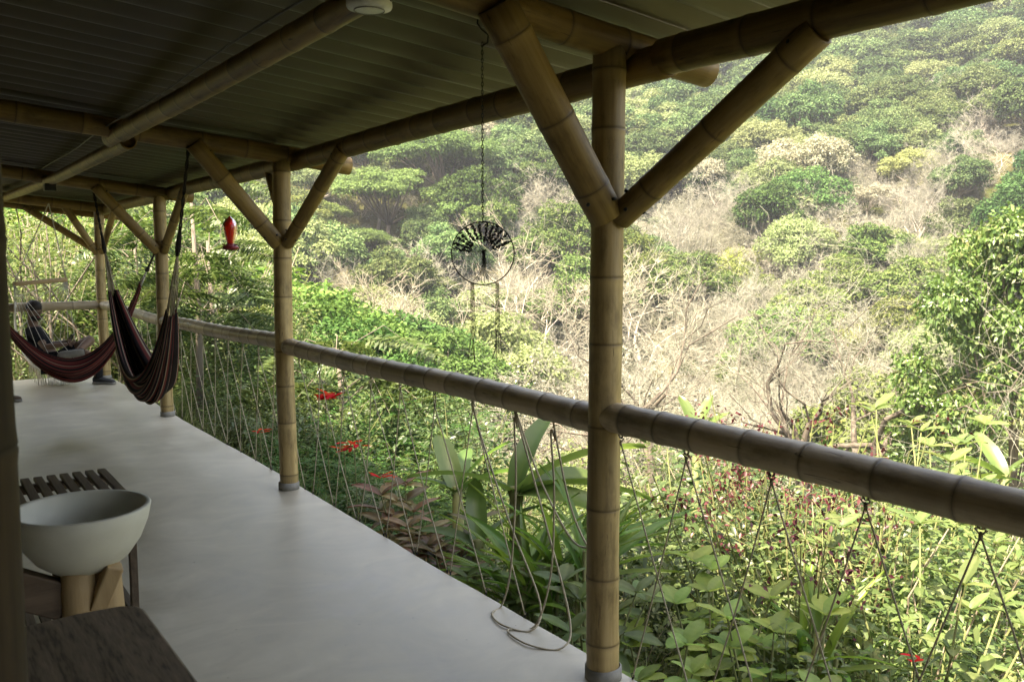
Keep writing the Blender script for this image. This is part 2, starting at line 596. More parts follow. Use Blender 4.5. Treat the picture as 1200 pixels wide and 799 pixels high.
# polar ground sheet
rs = np.concatenate([np.linspace(0, 14, 40), np.geomspace(14.6, 3500, 120)])
na = 240
aa = np.linspace(0, 2 * PI, na, endpoint=False)
R_, A_ = np.meshgrid(rs, aa, indexing='ij')
Xg, Yg = R_ * np.sin(A_), R_ * np.cos(A_)
Zg = terrain(Xg, Yg)
V = np.stack([Xg.ravel(), Yg.ravel(), Zg.ravel()], 1)
i, j = np.meshgrid(np.arange(len(rs) - 1), np.arange(na), indexing='ij')
j2 = (j + 1) % na
F = np.stack([i * na + j, i * na + j2, (i + 1) * na + j2, (i + 1) * na + j], -1).reshape(-1, 4)
tag(link('ground', mesh_np('ground', V, F[:, ::-1], M['ground'], True)), 'wooded hillside and valley ground below the veranda', kind='structure')

# ------------------------------------------------------------------ veranda
PX = 2.05                                   # line of the outer posts
PY = [2.36, 5.55, 8.77, 11.86]              # posts, nearest first
PYALL = [-0.83] + PY


def roofz(x, y):
    return np.interp(y, [2.36, 5.55, 8.77, 11.86], [2.352, 2.262, 2.212, 2.20]) + .098 * (2.1 - x)


bld = empty('veranda_building', (PX, 5.5, 0))
tag(bld, 'open bamboo veranda with corrugated roof over a concrete deck', 'building')
OFF = Vector((PX, 5.5, 0))


def bamboo(name, p0, p1, r, inter=.26, mat=None, hollow=.04, parent=bld, off=OFF, bend=.0, taper=1.0, first=.1, n=22, seed=0, nodes=None, swell=.75):
    """culm along local Z, swollen nodes, cut hollow ends"""
    p0, p1 = Vector(p0), Vector(p1)
    L = (p1 - p0).length
    rnd = random.Random(seed or name + str(p0))
    zs, rr, nn, cs = [], [], [], []
    ks = []
    if nodes is None:
        z = first
        while z < L - .03:
            ks.append(z)
            z += inter * rnd.uniform(.78, 1.22)
    else:
        ks = [k for k in nodes if 0.02 < k < L - .02]
    seq = [(0, 1.0, 0)]
    for k in ks:
        if k > .06: seq.append((k - .045, 1.0, 0))
        for dz, q, a in ((-.022, 1.0, 0), (-.009, 1 + .03 * swell, .1), (-.003, 1 + .04 * swell, .6), (0, 1.005, 1), (.003, 1 + .035 * swell, .6), (.010, 1 + .02 * swell, .1), (.024, 1.0, 0)):
            seq.append((k + dz, q, a))
    seq.append((L, 1.0, 0))
    # fill long gaps for the bend
    full = []
    for a, b_ in zip(seq, seq[1:]):
        full.append(a)
        g = b_[0] - a[0]
        if g > .1:
            m_ = 2
            for q in range(1, m_ + 1):
                full.append((a[0] + g * q / (m_ + 1), .992, 0))
    full.append(seq[-1])
    vs, at, bd, tn = [], [], [], []
    ph = rnd.uniform(0, 6)
    tones = [rnd.uniform(.72, 1.12) for _ in range(len(ks) + 1)]
    for z, q, a in full:
        f = z / L
        rad = r * q * (1 + (taper - 1) * f)
        ox = bend * math.sin(PI * f) + .004 * math.sin(z * 3 + ph)
        oy = .004 * math.cos(z * 2.3 + ph)
        for k in range(n):
            an = 2 * PI * k / n
            wob = 1 + .012 * math.sin(2 * an + ph)
            vs.append((ox + rad * wob * math.cos(an), oy + rad * wob * math.sin(an), z))
            at.append(a)
            bd.append(1.0 if any(0 < kk - z < .03 for kk in ks) else 0.0)
            tn.append(tones[sum(1 for kk in ks if kk < z)])
    fs = []
    for i_ in range(len(full) - 1):
        for k in range(n):
            k2 = (k + 1) % n
            fs.append((i_ * n + k, i_ * n + k2, (i_ + 1) * n + k2, (i_ + 1) * n + k))
    # hollow ends
    for e, sgn in ((0, 1), (len(full) - 1, -1)):
        base = len(vs)
        z = full[e][0]
        c0 = (vs[e * n][0] + vs[e * n + n // 2][0]) / 2, (vs[e * n][1] + vs[e * n + n // 2][1]) / 2
        for dz, q in ((0, .8), (hollow * sgn, .78)):
            for k in range(n):
                vx, vy, _ = vs[e * n + k]
                vs.append((c0[0] + (vx - c0[0]) * q, c0[1] + (vy - c0[1]) * q, z + dz))
                at.append(.3); bd.append(0); tn.append(.7)
        for k in range(n):
            k2 = (k + 1) % n
            for lo, hi in ((e * n, base), (base, base + n)):
                q = (lo + k, lo + k2, hi + k2, hi + k)
                fs.append(q if sgn < 0 else q[::-1])
        cap = tuple(base + n + k for k in range(n))
        fs.append(cap if sgn < 0 else cap[::-1])
    me = bpy.data.meshes.new(name)
    me.from_pydata(vs, [], fs)
    me.polygons.foreach_set('use_smooth', [True] * len(me.polygons))
    A = me.attributes.new('node', 'FLOAT', 'POINT')
    A.data.foreach_set('value', at)
    A = me.attributes.new('band', 'FLOAT', 'POINT')
    A.data.foreach_set('value', bd)
    A = me.attributes.new('tone', 'FLOAT', 'POINT')
    A.data.foreach_set('value', tn)
    me.materials.append(mat or M['bamboo'])
    o = link(name, me, parent)
    q = (p1 - p0).to_track_quat('Z', 'Y')
    o.rotation_euler = q.to_euler()
    o.location = p0 - (off if parent else Vector())
    return o


# deck
mb = MB()
Y0, Y1 = -4.0, 12.35
rnd = random.Random(3)
nY = 80
ed = []
for k in range(nY + 1):
    y = Y0 + (Y1 - Y0) * k / nY
    ed.append(2.135 + .010 * math.sin(y * 1.3) + rnd.uniform(-.004, .004))
vs = []
for k in range(nY + 1):
    y = Y0 + (Y1 - Y0) * k / nY
    x = ed[k]
    vs += [(-3, y, 0), (x - .012, y, 0), (x, y, -.012), (x, y, -.20), (-3, y, -.20)]
fs = []
for k in range(nY):
    a, b_ = k * 5, (k + 1) * 5
    for q in range(4): fs.append((a + q, a + q + 1, b_ + q + 1, b_ + q))
fs.append((0, 1, 2, 3, 4)[::-1])
fs.append(tuple(nY * 5 + q for q in range(5)))
mb.add(vs, [f[::-1] if len(f) == 4 else f for f in fs])
fl = mb.build('floor', M['floor'], None, smooth=False)
tag(fl, 'pale grey trowelled concrete deck of the veranda', kind='structure')

# retaining wall under the deck edge
mb = MB()
mb.box((1.9, 4.2, -.75), (.2, 16.2, 1.1))
mb.box((0, 12.1, -.75), (4, .2, 1.1))
tag(mb.build('retaining_wall', M['concrete_grey'], None, bevel=.01), 'grey footing wall hidden under the deck edge', 'wall')

# posts
post_lab = ['nearest outer bamboo post right of centre', 'second outer post, left of centre', 'third outer post behind the hanging striped hammock', 'corner post at the far end of the deck']
for i_, y in enumerate(PYALL):
    zt = float(roofz(PX, y)) - .075
    r = .0605
    if i_ == 1:
        zz = [.14, .385, .64, .94, 1.235, 1.47, 1.72, 1.98, 2.18]
    else:
        zz = None
    o = bamboo('post', (PX, y, -.001), (PX, y, zt), r, .29, M['bamboo'], bend=.006, seed=20 + i_, taper=.96, nodes=zz)
    if i_ > 0: o['label'] = post_lab[i_ - 1]
    cb = MB().lathe([(.062, 0.0), (.068, 0), (.068, .045), (.062, .05)], 24)
    c = cb.build('base_collar', M['concrete_grey'], o)
o = bamboo('post', (.030, 1.2, -.001), (.053, 1.2, 2.50), .0600, .3, M['bamboo_shaded'], seed=77)
o['label'] = 'bamboo post with shade painted into its colour, close to the camera at the left edge'
bamboo('post', (-.02, 9.45, -.001), (-.02, 9.45, 2.36), .0600, .3, M['bamboo'], seed=78)
bamboo('post', (-.02, 5.5, -.001), (-.02, 5.5, 2.42), .0600, .3, M['bamboo'], seed=79) if False else None

# rails
bamboo('rail', (PX, 2.34, .972), (PX, -.80, .975), .0535, .2, M['rail'], swell=1.4, first=.24, bend=0, seed=2,
       nodes=[.10, .27, .43, .63, .84, 1.06, 1.275, 1.5, 1.72, 1.95, 2.2, 2.44, 2.7])
bamboo('rail', (PX, 5.56, .950), (PX, 2.36, .957), .054, .215, M['rail'], swell=1.4, first=.1, bend=.008, seed=3)
bamboo('rail', (PX, 8.78, .917), (PX, 5.53, .975), .053, .22, M['rail'], swell=1.4, first=.1, seed=4)
bamboo('rail', (PX, 11.86, .93), (PX, 8.77, .915), .05, .24, M['rail'], seed=5, swell=1.4)
bamboo('rail', (PX + .1, 11.86, .925), (-1.2, 11.9, .91), .052, .3, M['rail'], seed=6)['label'] = 'rail across the far end of the deck behind the seated man'

# eave beam in lengths
EX = 2.15
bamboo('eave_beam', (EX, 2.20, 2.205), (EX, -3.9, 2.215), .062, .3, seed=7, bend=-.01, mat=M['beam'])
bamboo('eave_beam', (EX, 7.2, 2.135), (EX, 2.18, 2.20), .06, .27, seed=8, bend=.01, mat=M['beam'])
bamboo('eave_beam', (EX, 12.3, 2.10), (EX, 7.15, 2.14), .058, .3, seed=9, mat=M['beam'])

# rafters
RZ = {0: (2.272, .1), 1: (2.272, .10), 2: (2.176, .095), 3: (2.122, .102), 4: (2.112, .098)}
for i_, y in enumerate(PYALL):
    z0, sl = RZ[i_]
    xo = 2.52 if i_ < 3 else 2.35
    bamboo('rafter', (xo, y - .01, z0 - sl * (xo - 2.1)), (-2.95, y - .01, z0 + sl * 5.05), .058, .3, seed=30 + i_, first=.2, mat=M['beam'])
bamboo('rafter', (2.4, 12.25, 2.03), (-2.95, 12.25, 2.55), .05, .3, seed=39, mat=M['beam'])
# purlins along the middle
bamboo('purlin', (1.08, 5.72, 2.235), (1.08, -1.2, 2.27), .053, .25, seed=41, taper=.55, bend=.012, mat=M['beam'])
bamboo('purlin', (1.10, 8.6, 2.175), (1.12, 5.45, 2.19), .044, .28, seed=42, mat=M['beam'])
bamboo('purlin', (1.06, 12.1, 2.21), (1.11, 8.5, 2.185), .045, .28, seed=43, mat=M['beam'])
# thin conduit running on the purlin
mb = MB().tube([(1.02 + .012 * math.sin(k * 1.1), -1 + k * .42, 2.325 - .0035 * k) for k in range(23)], .0045, 6)
mb.build('cable', M['wire'], bld).location = -OFF
MB().box((1.09, 8.46, 2.115), (.09, .10, .06)).build('junction_box', M['black'], bld, bevel=.006).location = -OFF

# braces
BOLT = [None]


def brace(p0, p1, r, seed):
    o = bamboo('brace', p0, p1, r, .3, seed=seed, hollow=.001, mat=M['brace'], first=.12 + (seed % 3) * .05, taper=1.04)
    p0, p1 = Vector(p0), Vector(p1)
    L = (p1 - p0).length
    for zz, an in ((.06, 0.2), (.10, 2.4), (.07, 3.6), (L - .09, .9), (L - .07, 2.9), (.09, 5.0)):
        c_ = Vector((math.cos(an) * r * 1.0, math.sin(an) * r * 1.0, zz))
        d = Vector((math.cos(an), math.sin(an), 0))
        if BOLT[0] is None:
            BOLT[0] = MB().tube([(0, 0, -.004), (0, 0, .006)], .006, 8).build('bolt', M['black'], o)
            b_ = BOLT[0]
        else:
            b_ = BOLT[0].copy(); COL.objects.link(b_); b_.parent = o
        b_.location = c_
        b_.rotation_euler = d.to_track_quat('Z', 'Y').to_euler()
    return o


for i_, y in enumerate(PYALL):
    zb = [1.68, 1.70, 1.64, 1.60, 1.60][i_]
    rt = [.05, .056, .052, .048, .044][i_]
    z0, sl = RZ[i_]
    # inward, up to the rafter
    if i_ == 4:
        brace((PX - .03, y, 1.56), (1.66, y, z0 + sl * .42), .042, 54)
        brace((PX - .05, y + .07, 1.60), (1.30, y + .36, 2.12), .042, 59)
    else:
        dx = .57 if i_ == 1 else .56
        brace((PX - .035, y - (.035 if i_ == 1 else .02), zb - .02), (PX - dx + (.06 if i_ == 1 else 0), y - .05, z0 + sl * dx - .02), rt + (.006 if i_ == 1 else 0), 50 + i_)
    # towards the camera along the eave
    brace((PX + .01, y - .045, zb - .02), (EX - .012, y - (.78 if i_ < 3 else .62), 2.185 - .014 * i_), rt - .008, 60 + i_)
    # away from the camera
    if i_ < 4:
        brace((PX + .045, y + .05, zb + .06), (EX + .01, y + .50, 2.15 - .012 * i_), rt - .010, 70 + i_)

# corrugated roof sheets
PITCHW, AMP = .177, .031
sheet_w = PITCHW * 5
y = -3.9
k_ = 0
while y < 12.3:
    ys = np.linspace(y, min(y + sheet_w + .05, 12.62), 62)
    xs = np.array([-3.2, -1.0, 1.0, 2.47])
    lift = .007 * (k_ % 2)
    Xs, Ys = np.meshgrid(xs, ys, indexing='ij')
    Zs = roofz(Xs, Ys) + AMP * np.sin(2 * PI * Ys / PITCHW) + .032 + lift
    nx, ny = Xs.shape
    top = np.stack([Xs.ravel(), Ys.ravel(), Zs.ravel() + .006], 1)
    bot = np.stack([Xs.ravel(), Ys.ravel(), Zs.ravel()], 1)
    Vv = np.concatenate([bot, top])
    i2, j2_ = np.meshgrid(np.arange(nx - 1), np.arange(ny - 1), indexing='ij')
    a = (i2 * ny + j2_).ravel()
    q = np.stack([a, a + 1, a + ny + 1, a + ny], 1)
    N_ = nx * ny
    Fq = [q, (q + N_)[:, ::-1]]
    e1 = np.arange(ny - 1)
    Fq.append(np.stack([e1, e1 + N_, e1 + 1 + N_, e1 + 1], 1))
    b0 = (nx - 1) * ny
    Fq.append(np.stack([b0 + e1, b0 + e1 + 1, b0 + e1 + 1 + N_, b0 + e1 + N_], 1))
    e2 = np.arange(nx - 1) * ny
    Fq.append(np.stack([e2, e2 + ny, e2 + ny + N_, e2 + N_], 1))
    e3 = e2 + ny - 1
    Fq.append(np.stack([e3, e3 + N_, e3 + ny + N_, e3 + ny], 1))
    Vv = Vv - np.array([PX, 5.5, 0])
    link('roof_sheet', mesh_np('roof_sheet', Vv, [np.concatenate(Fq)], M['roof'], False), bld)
    y += sheet_w
    k_ += 1
# house side wall behind the deck, and the house roof that shades it
mb = MB().box((-2.9, 4.2, 1.35), (.2, 16.4, 2.7))
mb.build('house_wall', M['plaster'], bld).location = -OFF
mb = MB().box((-.9, -3.95, 1.3), (4.2, .15, 2.6))
mb.build('house_wall', M['plaster'], bld).location = -OFF
MB().box((-5.2, 4.2, 2.95), (4.5, 17, .1)).build('house_roof', M['roof'], bld).location = -OFF
MB().box((-5.2, 4.2, 1.25), (4.2, 16, 3.2)).build('house_wall', M['plaster'], bld).location = -OFF

# ------------------------------------------------------------------ ropes below the rail
ordn = ['first', 'second', 'third', 'fourth', 'fifth', 'sixth', 'seventh', 'eighth', 'ninth', 'tenth', 'eleventh']


def rope_path(p0, p1, sag=0.0, n=14, side=0.0):
    out = []
    for k in range(n + 1):
        f = k / n
        p = p0.lerp(p1, f)
        p.z -= sag * 4 * f * (1 - f)
        p.x += side * math.sin(PI * f)
        out.append(p)
    return out


def hook_loop(c, r=.012):
    return [Vector((c[0], c[1] + r * math.cos(a), c[2] + r * math.sin(a))) for a in np.linspace(0, 2 * PI, 11)]


def rope_thing(yt, zr, ya, yb, label, slack=0.0, hang=0.055, rr=.0029):
    """twine from an eye under the rail down to two eyes at the deck edge"""
    top = Vector((PX + .005, yt, zr - .052))
    t = empty('rope', (top.x, yt, 0))
    tag(t, label, 'rope', 'twine ropes strung between rail and deck edge')
    o_ = Vector((top.x, yt, 0))
    knot = top - Vector((0, 0, hang))
    rn = random.Random(str(yt))
    for yy, sg in ((ya, -1), (yb, 1)):
        if yy is None: continue
        b_ = Vector((2.128, yy, .005))
        mb_ = MB()
        pth = [top - o_ + Vector((0, sg * .0035, -.008)), top.lerp(knot, .5) - o_ + Vector((0, sg * (.010 + rn.uniform(0, .008)), 0))]
        pth += [p - o_ for p in rope_path(knot, b_, rn.uniform(-.004, .02) + slack, 14, rn.uniform(-.012, .015))]
        mb_.tube(pth, rr, 6)
        # knot
        mb_.tube([knot - o_ + Vector((0, 0, .010)), knot - o_, knot - o_ - Vector((0, 0, .012))], [rr * 1.2, rr * 2.0, rr * 1.2], 6)
        mb_.build('strand', M['rope'], t)
        mb_ = MB().tube([b_ - o_ + Vector((0, 0, -.012)), b_ - o_ + Vector((0, 0, .004))], .004, 6)
        mb_.tube([p - o_ for p in hook_loop((b_.x, b_.y, b_.z + .008), .008)], .0022, 5)
        mb_.build('eye_bolt', M['wire'], t)
    mb_ = MB().tube([p - o_ for p in hook_loop((top.x, top.y, top.z - .004), .010)], .0025, 6)
    mb_.build('eye_hook', M['wire'], t)
    return t


def zr_at(y):
    return float(np.interp(y, [-.8, 2.34, 2.36, 5.55, 5.56, 8.77, 11.86], [.975, .972, .957, .950, .975, .917, .93]))


bays = [([2.285, 1.97, 1.63, 1.325, 1.024, .72, .41, .10], 'right of the nearest post'),
        ([5.33, 5.0, 4.64, 4.29, 3.95, 3.60, 3.26], 'right of the second post'),
        ([8.55, 8.2, 7.85, 7.5, 7.15, 6.8, 6.45, 6.1, 5.78], 'right of the third post'),
        ([11.5, 11.1, 10.7, 10.3, 9.9, 9.5, 9.12], 'right of the far corner post')]
for ys_, where in bays:
    for k, yt in enumerate(ys_):
        stp = abs(ys_[1] - ys_[0])
        lab = 'tan twine strung from the rail, %s %s' % (ordn[k], where)
        a = yt - stp if k < len(ys_) - 1 or ys_[0] < 3 else yt - stp * .9
        b_ = yt + stp if k > 0 else None
        rope_thing(yt, zr_at(yt), a, b_, lab, hang=.03 + .04 * (k % 2) * (ys_[0] > 3))
# two slack ropes whose ends lie in loops on the deck beside the nearest post
def slack_rope(pts, label):
    P = [Vector(p) for p in pts]
    out = []
    for i_ in range(len(P) - 1):                     # Catmull-Rom
        p0 = P[max(i_ - 1, 0)]; p1 = P[i_]; p2 = P[i_ + 1]; p3 = P[min(i_ + 2, len(P) - 1)]
        for q in range(8):
            f = q / 8
            out.append(.5 * ((2 * p1) + (p2 - p0) * f + (2 * p0 - 5 * p1 + 4 * p2 - p3) * f * f + (3 * p1 - p0 - 3 * p2 + p3) * f ** 3))
    out.append(P[-1])
    o = MB().tube(out, .0042, 6).build('rope', M['rope'])
    tag(o, label, 'rope', 'twine ropes strung between rail and deck edge')


ze = .905
slack_rope([(2.05, 2.93, ze), (2.06, 2.925, .84), (2.055, 2.94, .87), (2.07, 2.95, .6), (2.10, 3.03, .2), (2.10, 3.10, .012), (2.02, 3.06, .008), (1.99, 2.93, .008), (2.06, 2.82, .008), (2.13, 2.86, .10), (2.09, 3.02, .40), (2.06, 3.2, .75), (2.05, 3.26, ze)],
           'slack twine lying in a loop on the deck edge left of the nearest post')
slack_rope([(2.05, 2.67, ze), (2.06, 2.665, .83), (2.055, 2.69, .86), (2.08, 2.7, .6), (2.11, 2.76, .25), (2.09, 2.84, .012), (1.98, 2.88, .008), (1.97, 2.72, .008), (2.06, 2.62, .008), (2.13, 2.66, .10), (2.10, 2.8, .5), (2.05, 2.925, ze)],
           'slack twine curling on the deck edge nearest the big post')
slack_rope([(2.05, 2.67, ze), (2.09, 2.62, .6), (2.12, 2.55, .44), (2.12, 2.47, .43), (2.11, 2.40, .48)],
           'slack twine drooping from the rail to the side of the nearest post')
slack_rope([(2.05, 2.92, ze), (2.12, 2.84, .62), (2.14, 2.66, .42), (2.12, 2.5, .44), (2.09, 2.42, .50)],
           'longer slack twine drooping from the rail to the nearest post')

# ------------------------------------------------------------------ hammocks
def hammock(name, label, A, B, bodyA, bodyB, sag_pt, width, depth, mat, fold_seed, string_mat):
    A, B, bA, bB, sp = map(Vector, (A, B, bodyA, bodyB, sag_pt))
    t = empty(name, (sp.x, sp.y, 0))
    tag(t, label, 'hammock', 'striped hammocks on the deck')
    o_ = Vector((sp.x, sp.y, 0))
    # centre curve as quadratic through body ends and sag point, steeper at ends
    nt_, ns = 56, 44
    side = (bB - bA).cross(Vector((0, 0, 1))).normalized()
    # control point so that curve passes the sag point at t=.5
    Cc = sp * 2 - (bA + bB) * .5
    rn = random.Random(fold_seed)
    phs = [(rn.uniform(0, 6), rn.uniform(2, 5), rn.uniform(.5, 1.2)) for _ in range(5)]
    vs, ac = [], []
    for a in range(nt_ + 1):
        f = a / nt_
        c0 = bA * (1 - f) ** 2 + Cc * 2 * f * (1 - f) + bB * f * f
        c0.z -= .16 * (math.sin(PI * f) ** 2) * abs(bB.z - sp.z) * .0
        g = max(0, math.sin(PI * f)) ** .95
        wd = .028 + width * g
        dp = .05 + depth * g
        for s_ in range(ns + 1):
            u = s_ / ns * 2 - 1
            ph = u * PI * .5
            off = side * wd * math.sin(ph * 1.25) * (1 - .25 * abs(u))
            up = dp * (abs(u) ** 1.6) - dp * .45
            wr = 0
            for p_, fr, am in phs:
                wr += am * math.sin(u * fr * 4.5 + p_ + f * 2.2 * math.sin(p_))
            wr *= .010 * (.5 + g)
            vs.append(c0 + off + side * wr * 1.1 + Vector((0, 0, up + wr * .6)) - o_)
            ac.append((u + 1) / 2)
    fs = []
    for a in range(nt_):
        for s_ in range(ns):
            q = a * (ns + 1) + s_
            fs.append((q, q + 1, q + ns + 2, q + ns + 1))
    me = bpy.data.meshes.new('cloth')
    me.from_pydata([tuple(v) for v in vs], [], fs)
    me.polygons.foreach_set('use_smooth', [True] * len(fs))
    at = me.attributes.new('across', 'FLOAT', 'POINT')
    at.data.foreach_set('value', ac)
    me.materials.append(mat)
    o = link('cloth', me, t)
    sd = o.modifiers.new('thick', 'SOLIDIFY')
    sd.thickness = .006
    # end strings gathering to a ring, then rope
    for P, bP, row in ((A, bA, 0), (B, bB, nt_)):
        ring = bP.lerp(P, .42)
        mb_ = MB()
        for q in range(16):
            v = vs[row * (ns + 1) + round(q * ns / 15)] + o_
            mid = v.lerp(ring, .5) + Vector((rn.uniform(-.006, .006), rn.uniform(-.006, .006), 0))
            mb_.tube([v - o_, mid - o_, ring - o_], .0032, 5)
        mb_.build('end_strings', string_mat, t)['kind'] = 'stuff'
        mb_ = MB()
        n_ = 14
        for st in range(2):
            pts = []
            for q in range(n_ * 3 + 1):
                f = q / (n_ * 3)
                c_ = ring.lerp(P, f)
                an = f * 26 + st * PI
                pts.append(c_ + Vector((math.cos(an) * .006, math.sin(an) * .006, 0)) - o_)
            mb_.tube(pts, .0058, 5)
        # thicker binding near the ring
        mb_.tube([ring.lerp(bP, .12) - o_, ring - o_, ring.lerp(P, .10) - o_, ring.lerp(P, .22) - o_], [.012, .020, .016, .008], 8)
        mb_.build('hanging_rope', M['rope_dark'], t)
    return t


hammock('hammock', 'dark striped hammock hung empty and folded narrow from two rafters',
        (1.48, 5.56, 2.19), (1.48, 8.76, 2.13), (1.48, 6.13, 1.16), (1.48, 8.08, 1.22), (1.48, 6.92, .55),
        .085, .17, M['hammock_b'], 5, M['rope'])
hammock('hammock', 'reddish striped hammock sagging in front of the seated man',
        (PX - .05, 8.75, 1.60), (.0, 9.42, 1.75), (1.87, 8.85, 1.26), (.70, 9.22, 1.02), (1.34, 9.05, .475),
        .13, .13, M['hammock_a'], 9, M['white_cord'])

# ------------------------------------------------------------------ hammock chair with the man
CZ = 10.35
chair = empty('hammock_chair', tuple(atZ(50, 298, CZ).xy) + (0,))
tag(chair, 'white net hammock chair with fringe hanging from a wooden bar', 'hammock chair')
co = chair.location.copy()
cright = Vector((CS, -SN, 0))          # direction across the picture
cfor = Vector((SN, CS, 0))


def CP(px, py, dz=0.0):
    return atZ(px, py, CZ + dz)


barL, barR = CP(17, 333, -.25), CP(79, 327, .35)
bamboo('spreader_bar', barL, barR, .026, .3, M['wood_light'], parent=chair, off=co, seed=91)
mb = MB()
apex = Vector((1.45, 11.4, 2.13))
for P in (barL, barR):
    mb.tube([P + Vector((0, 0, .0)) - co, apex - co], .006, 6)
mb.build('hanging_rope', M['white_cord'], chair)
# sling: surface under the man, from back-rest (left) to knees (right), strings to the bar
prof = [(19, 350), (15, 376), (20, 406), (34, 427), (52, 436), (72, 436), (88, 428)]
vs, fs = [], []
nS = 22
for a, (x_, y_) in enumerate(prof):
    for k in range(nS + 1):
        f = k / nS
        dz_ = -.22 + .50 * f
        sag = 6 * math.sin(PI * f)
        vs.append(CP(x_ - (2.0 if a < 3 else 0) * math.sin(PI * f), y_ + sag * (a / 6.0) + 2, dz_ + .05) - co + Vector((0, 0, .008 * math.sin(k * 2.1 + a))))
for a in range(len(prof) - 1):
    for k in range(nS):
        q = a * (nS + 1) + k
        fs.append((q, q + 1, q + nS + 2, q + nS + 1))
mb = MB().add(vs, fs)
o = mb.build('sling', M['white_cord'], chair)
s_ = o.modifiers.new('t', 'SOLIDIFY'); s_.thickness = .008
s_ = o.modifiers.new('s', 'SUBSURF'); s_.levels = 1; s_.render_levels = 1
mb = MB()
for k in range(9):
    f = k / 8
    i_ = min(int(f * 6), 5)
    g = f * 6 - i_
    x_ = prof[i_][0] * (1 - g) + prof[i_ + 1][0] * g
    y_ = prof[i_][1] * (1 - g) + prof[i_ + 1][1] * g
    mb.tube([barL - co, barL.lerp(CP(x_, y_, -.28), .18) - co, CP(x_, y_ - 2, -.28) - co], .0026, 5)
    mb.tube([barR - co, barR.lerp(CP(x_, y_, .38), .18) - co, CP(x_, y_ - 2, .38) - co], .0042, 5)
mb.build('net_strings', M['white_cord'], chair)['kind'] = 'stuff'
mb = MB()
rn = random.Random(8)
for k in range(60):
    f = k / 59
    x_ = 31 + 52 * f
    y_ = 422 + 12 * math.sin(PI * f)
    L_ = 22 + rn.uniform(-3, 4)
    p = CP(x_, y_, .02 + rn.uniform(-.05, .05))
    mb.tube([p - co, p - co + Vector((rn.uniform(-.01, .01), rn.uniform(-.01, .01), -L_ * .0052)), p - co + Vector((rn.uniform(-.015, .015), 0, -L_ * .0102))], .0035, 4)
mb.build('fringe', M['white_cord'], chair)['kind'] = 'stuff'


def skin(name, joints, edges, mat, parent, off, sub=2, root=0):
    me = bpy.data.meshes.new(name)
    me.from_pydata([tuple(Vector(j[0]) - off) for j in joints], edges, [])
    o = bpy.data.objects.new(name, me)
    COL.objects.link(o)
    md = o.modifiers.new('skin', 'SKIN')
    md.use_smooth_shade = True
    md.branch_smoothing = .3
    sv = me.skin_vertices[0].data
    for i_, j in enumerate(joints):
        r = j[1] if hasattr(j[1], '__len__') else (j[1], j[1])
        sv[i_].radius = r
        sv[i_].use_root = (i_ == root)
    ss = o.modifiers.new('sub', 'SUBSURF')
    ss.levels = sub
    ss.render_levels = sub
    bpy.context.view_layer.update()
    dg = bpy.context.evaluated_depsgraph_get()
    m2 = bpy.data.meshes.new_from_object(o.evaluated_get(dg))
    m2.name = name
    bpy.data.objects.remove(o)
    m2.materials.clear()
    m2.materials.append(mat)
    m2.polygons.foreach_set('use_smooth', [True] * len(m2.polygons))
    return link(name, m2, parent)


man = empty('person', (co.x, co.y, 0))
tag(man, 'bearded man in black t-shirt and shorts reclining with crossed leg in the hammock chair', 'person')
mo = man.location.copy()
J = {}
J['pelvis'] = CP(57, 424, .05)
J['spine'] = CP(48, 410, .05)
J['chest'] = CP(40, 395, .05)
J['neck'] = CP(36, 381, .05)
J['head0'] = CP(37.5, 374, .05)
J['head1'] = CP(39, 366, .05)
J['head2'] = CP(40, 358, .05)
J['shN'] = CP(39, 388, -.14)      # near shoulder
J['elN'] = CP(49, 407, -.24)
J['wrN'] = CP(69, 404, -.22)
J['haN'] = CP(77, 403, -.18)
J['shF'] = CP(37, 386, .24)
J['elF'] = CP(51, 405, .30)
J['wrF'] = CP(70, 401, .12)
J['haF'] = CP(77, 401, .02)
J['hipN'] = CP(60, 425, -.05)
J['knN'] = CP(105, 397, -.12)     # crossed leg: knee out, ankle on the other knee
J['anN'] = CP(88, 412, -.38)
J['hipF'] = CP(60, 424, .16)
J['knF'] = CP(99, 413, .22)
J['anF'] = CP(112, 446, .10)
mid = lambda a, b_, f=.5: J[a].lerp(J[b_], f)
jl = [(J['pelvis'], (.135, .11)), (J['spine'], (.12, .10)), (J['chest'], (.14, .105)), (J['neck'], .058), (J['head0'], .058), (J['head1'], (.078, .088)), (J['head2'], (.078, .088)),
      (J['shN'], .058), (mid('shN', 'elN'), .048), (J['elN'], .040), (mid('elN', 'wrN'), .037), (J['wrN'], .026), (J['haN'], (.035, .018)),
      (J['shF'], .058), (mid('shF', 'elF'), .048), (J['elF'], .040), (mid('elF', 'wrF'), .037), (J['wrF'], .026), (J['haF'], (.035, .018)),
      (J['hipN'], .09), (mid('hipN', 'knN'), .078), (J['knN'], .056), (mid('knN', 'anN', .4), .052), (J['anN'], .036),
      (J['hipF'], .09), (mid('hipF', 'knF'), .078), (J['knF'], .056), (mid('knF', 'anF', .4), .052), (J['anF'], .036)]
el = [(0, 1), (1, 2), (2, 3), (3, 4), (4, 5), (5, 6), (2, 7), (7, 8), (8, 9), (9, 10), (10, 11), (11, 12), (2, 13), (13, 14), (14, 15), (15, 16), (16, 17), (17, 18),
      (0, 19), (19, 20), (20, 21), (21, 22), (22, 23), (0, 24), (24, 25), (25, 26), (26, 27), (27, 28)]
skin('body', jl, el, M['skin'], man, mo)
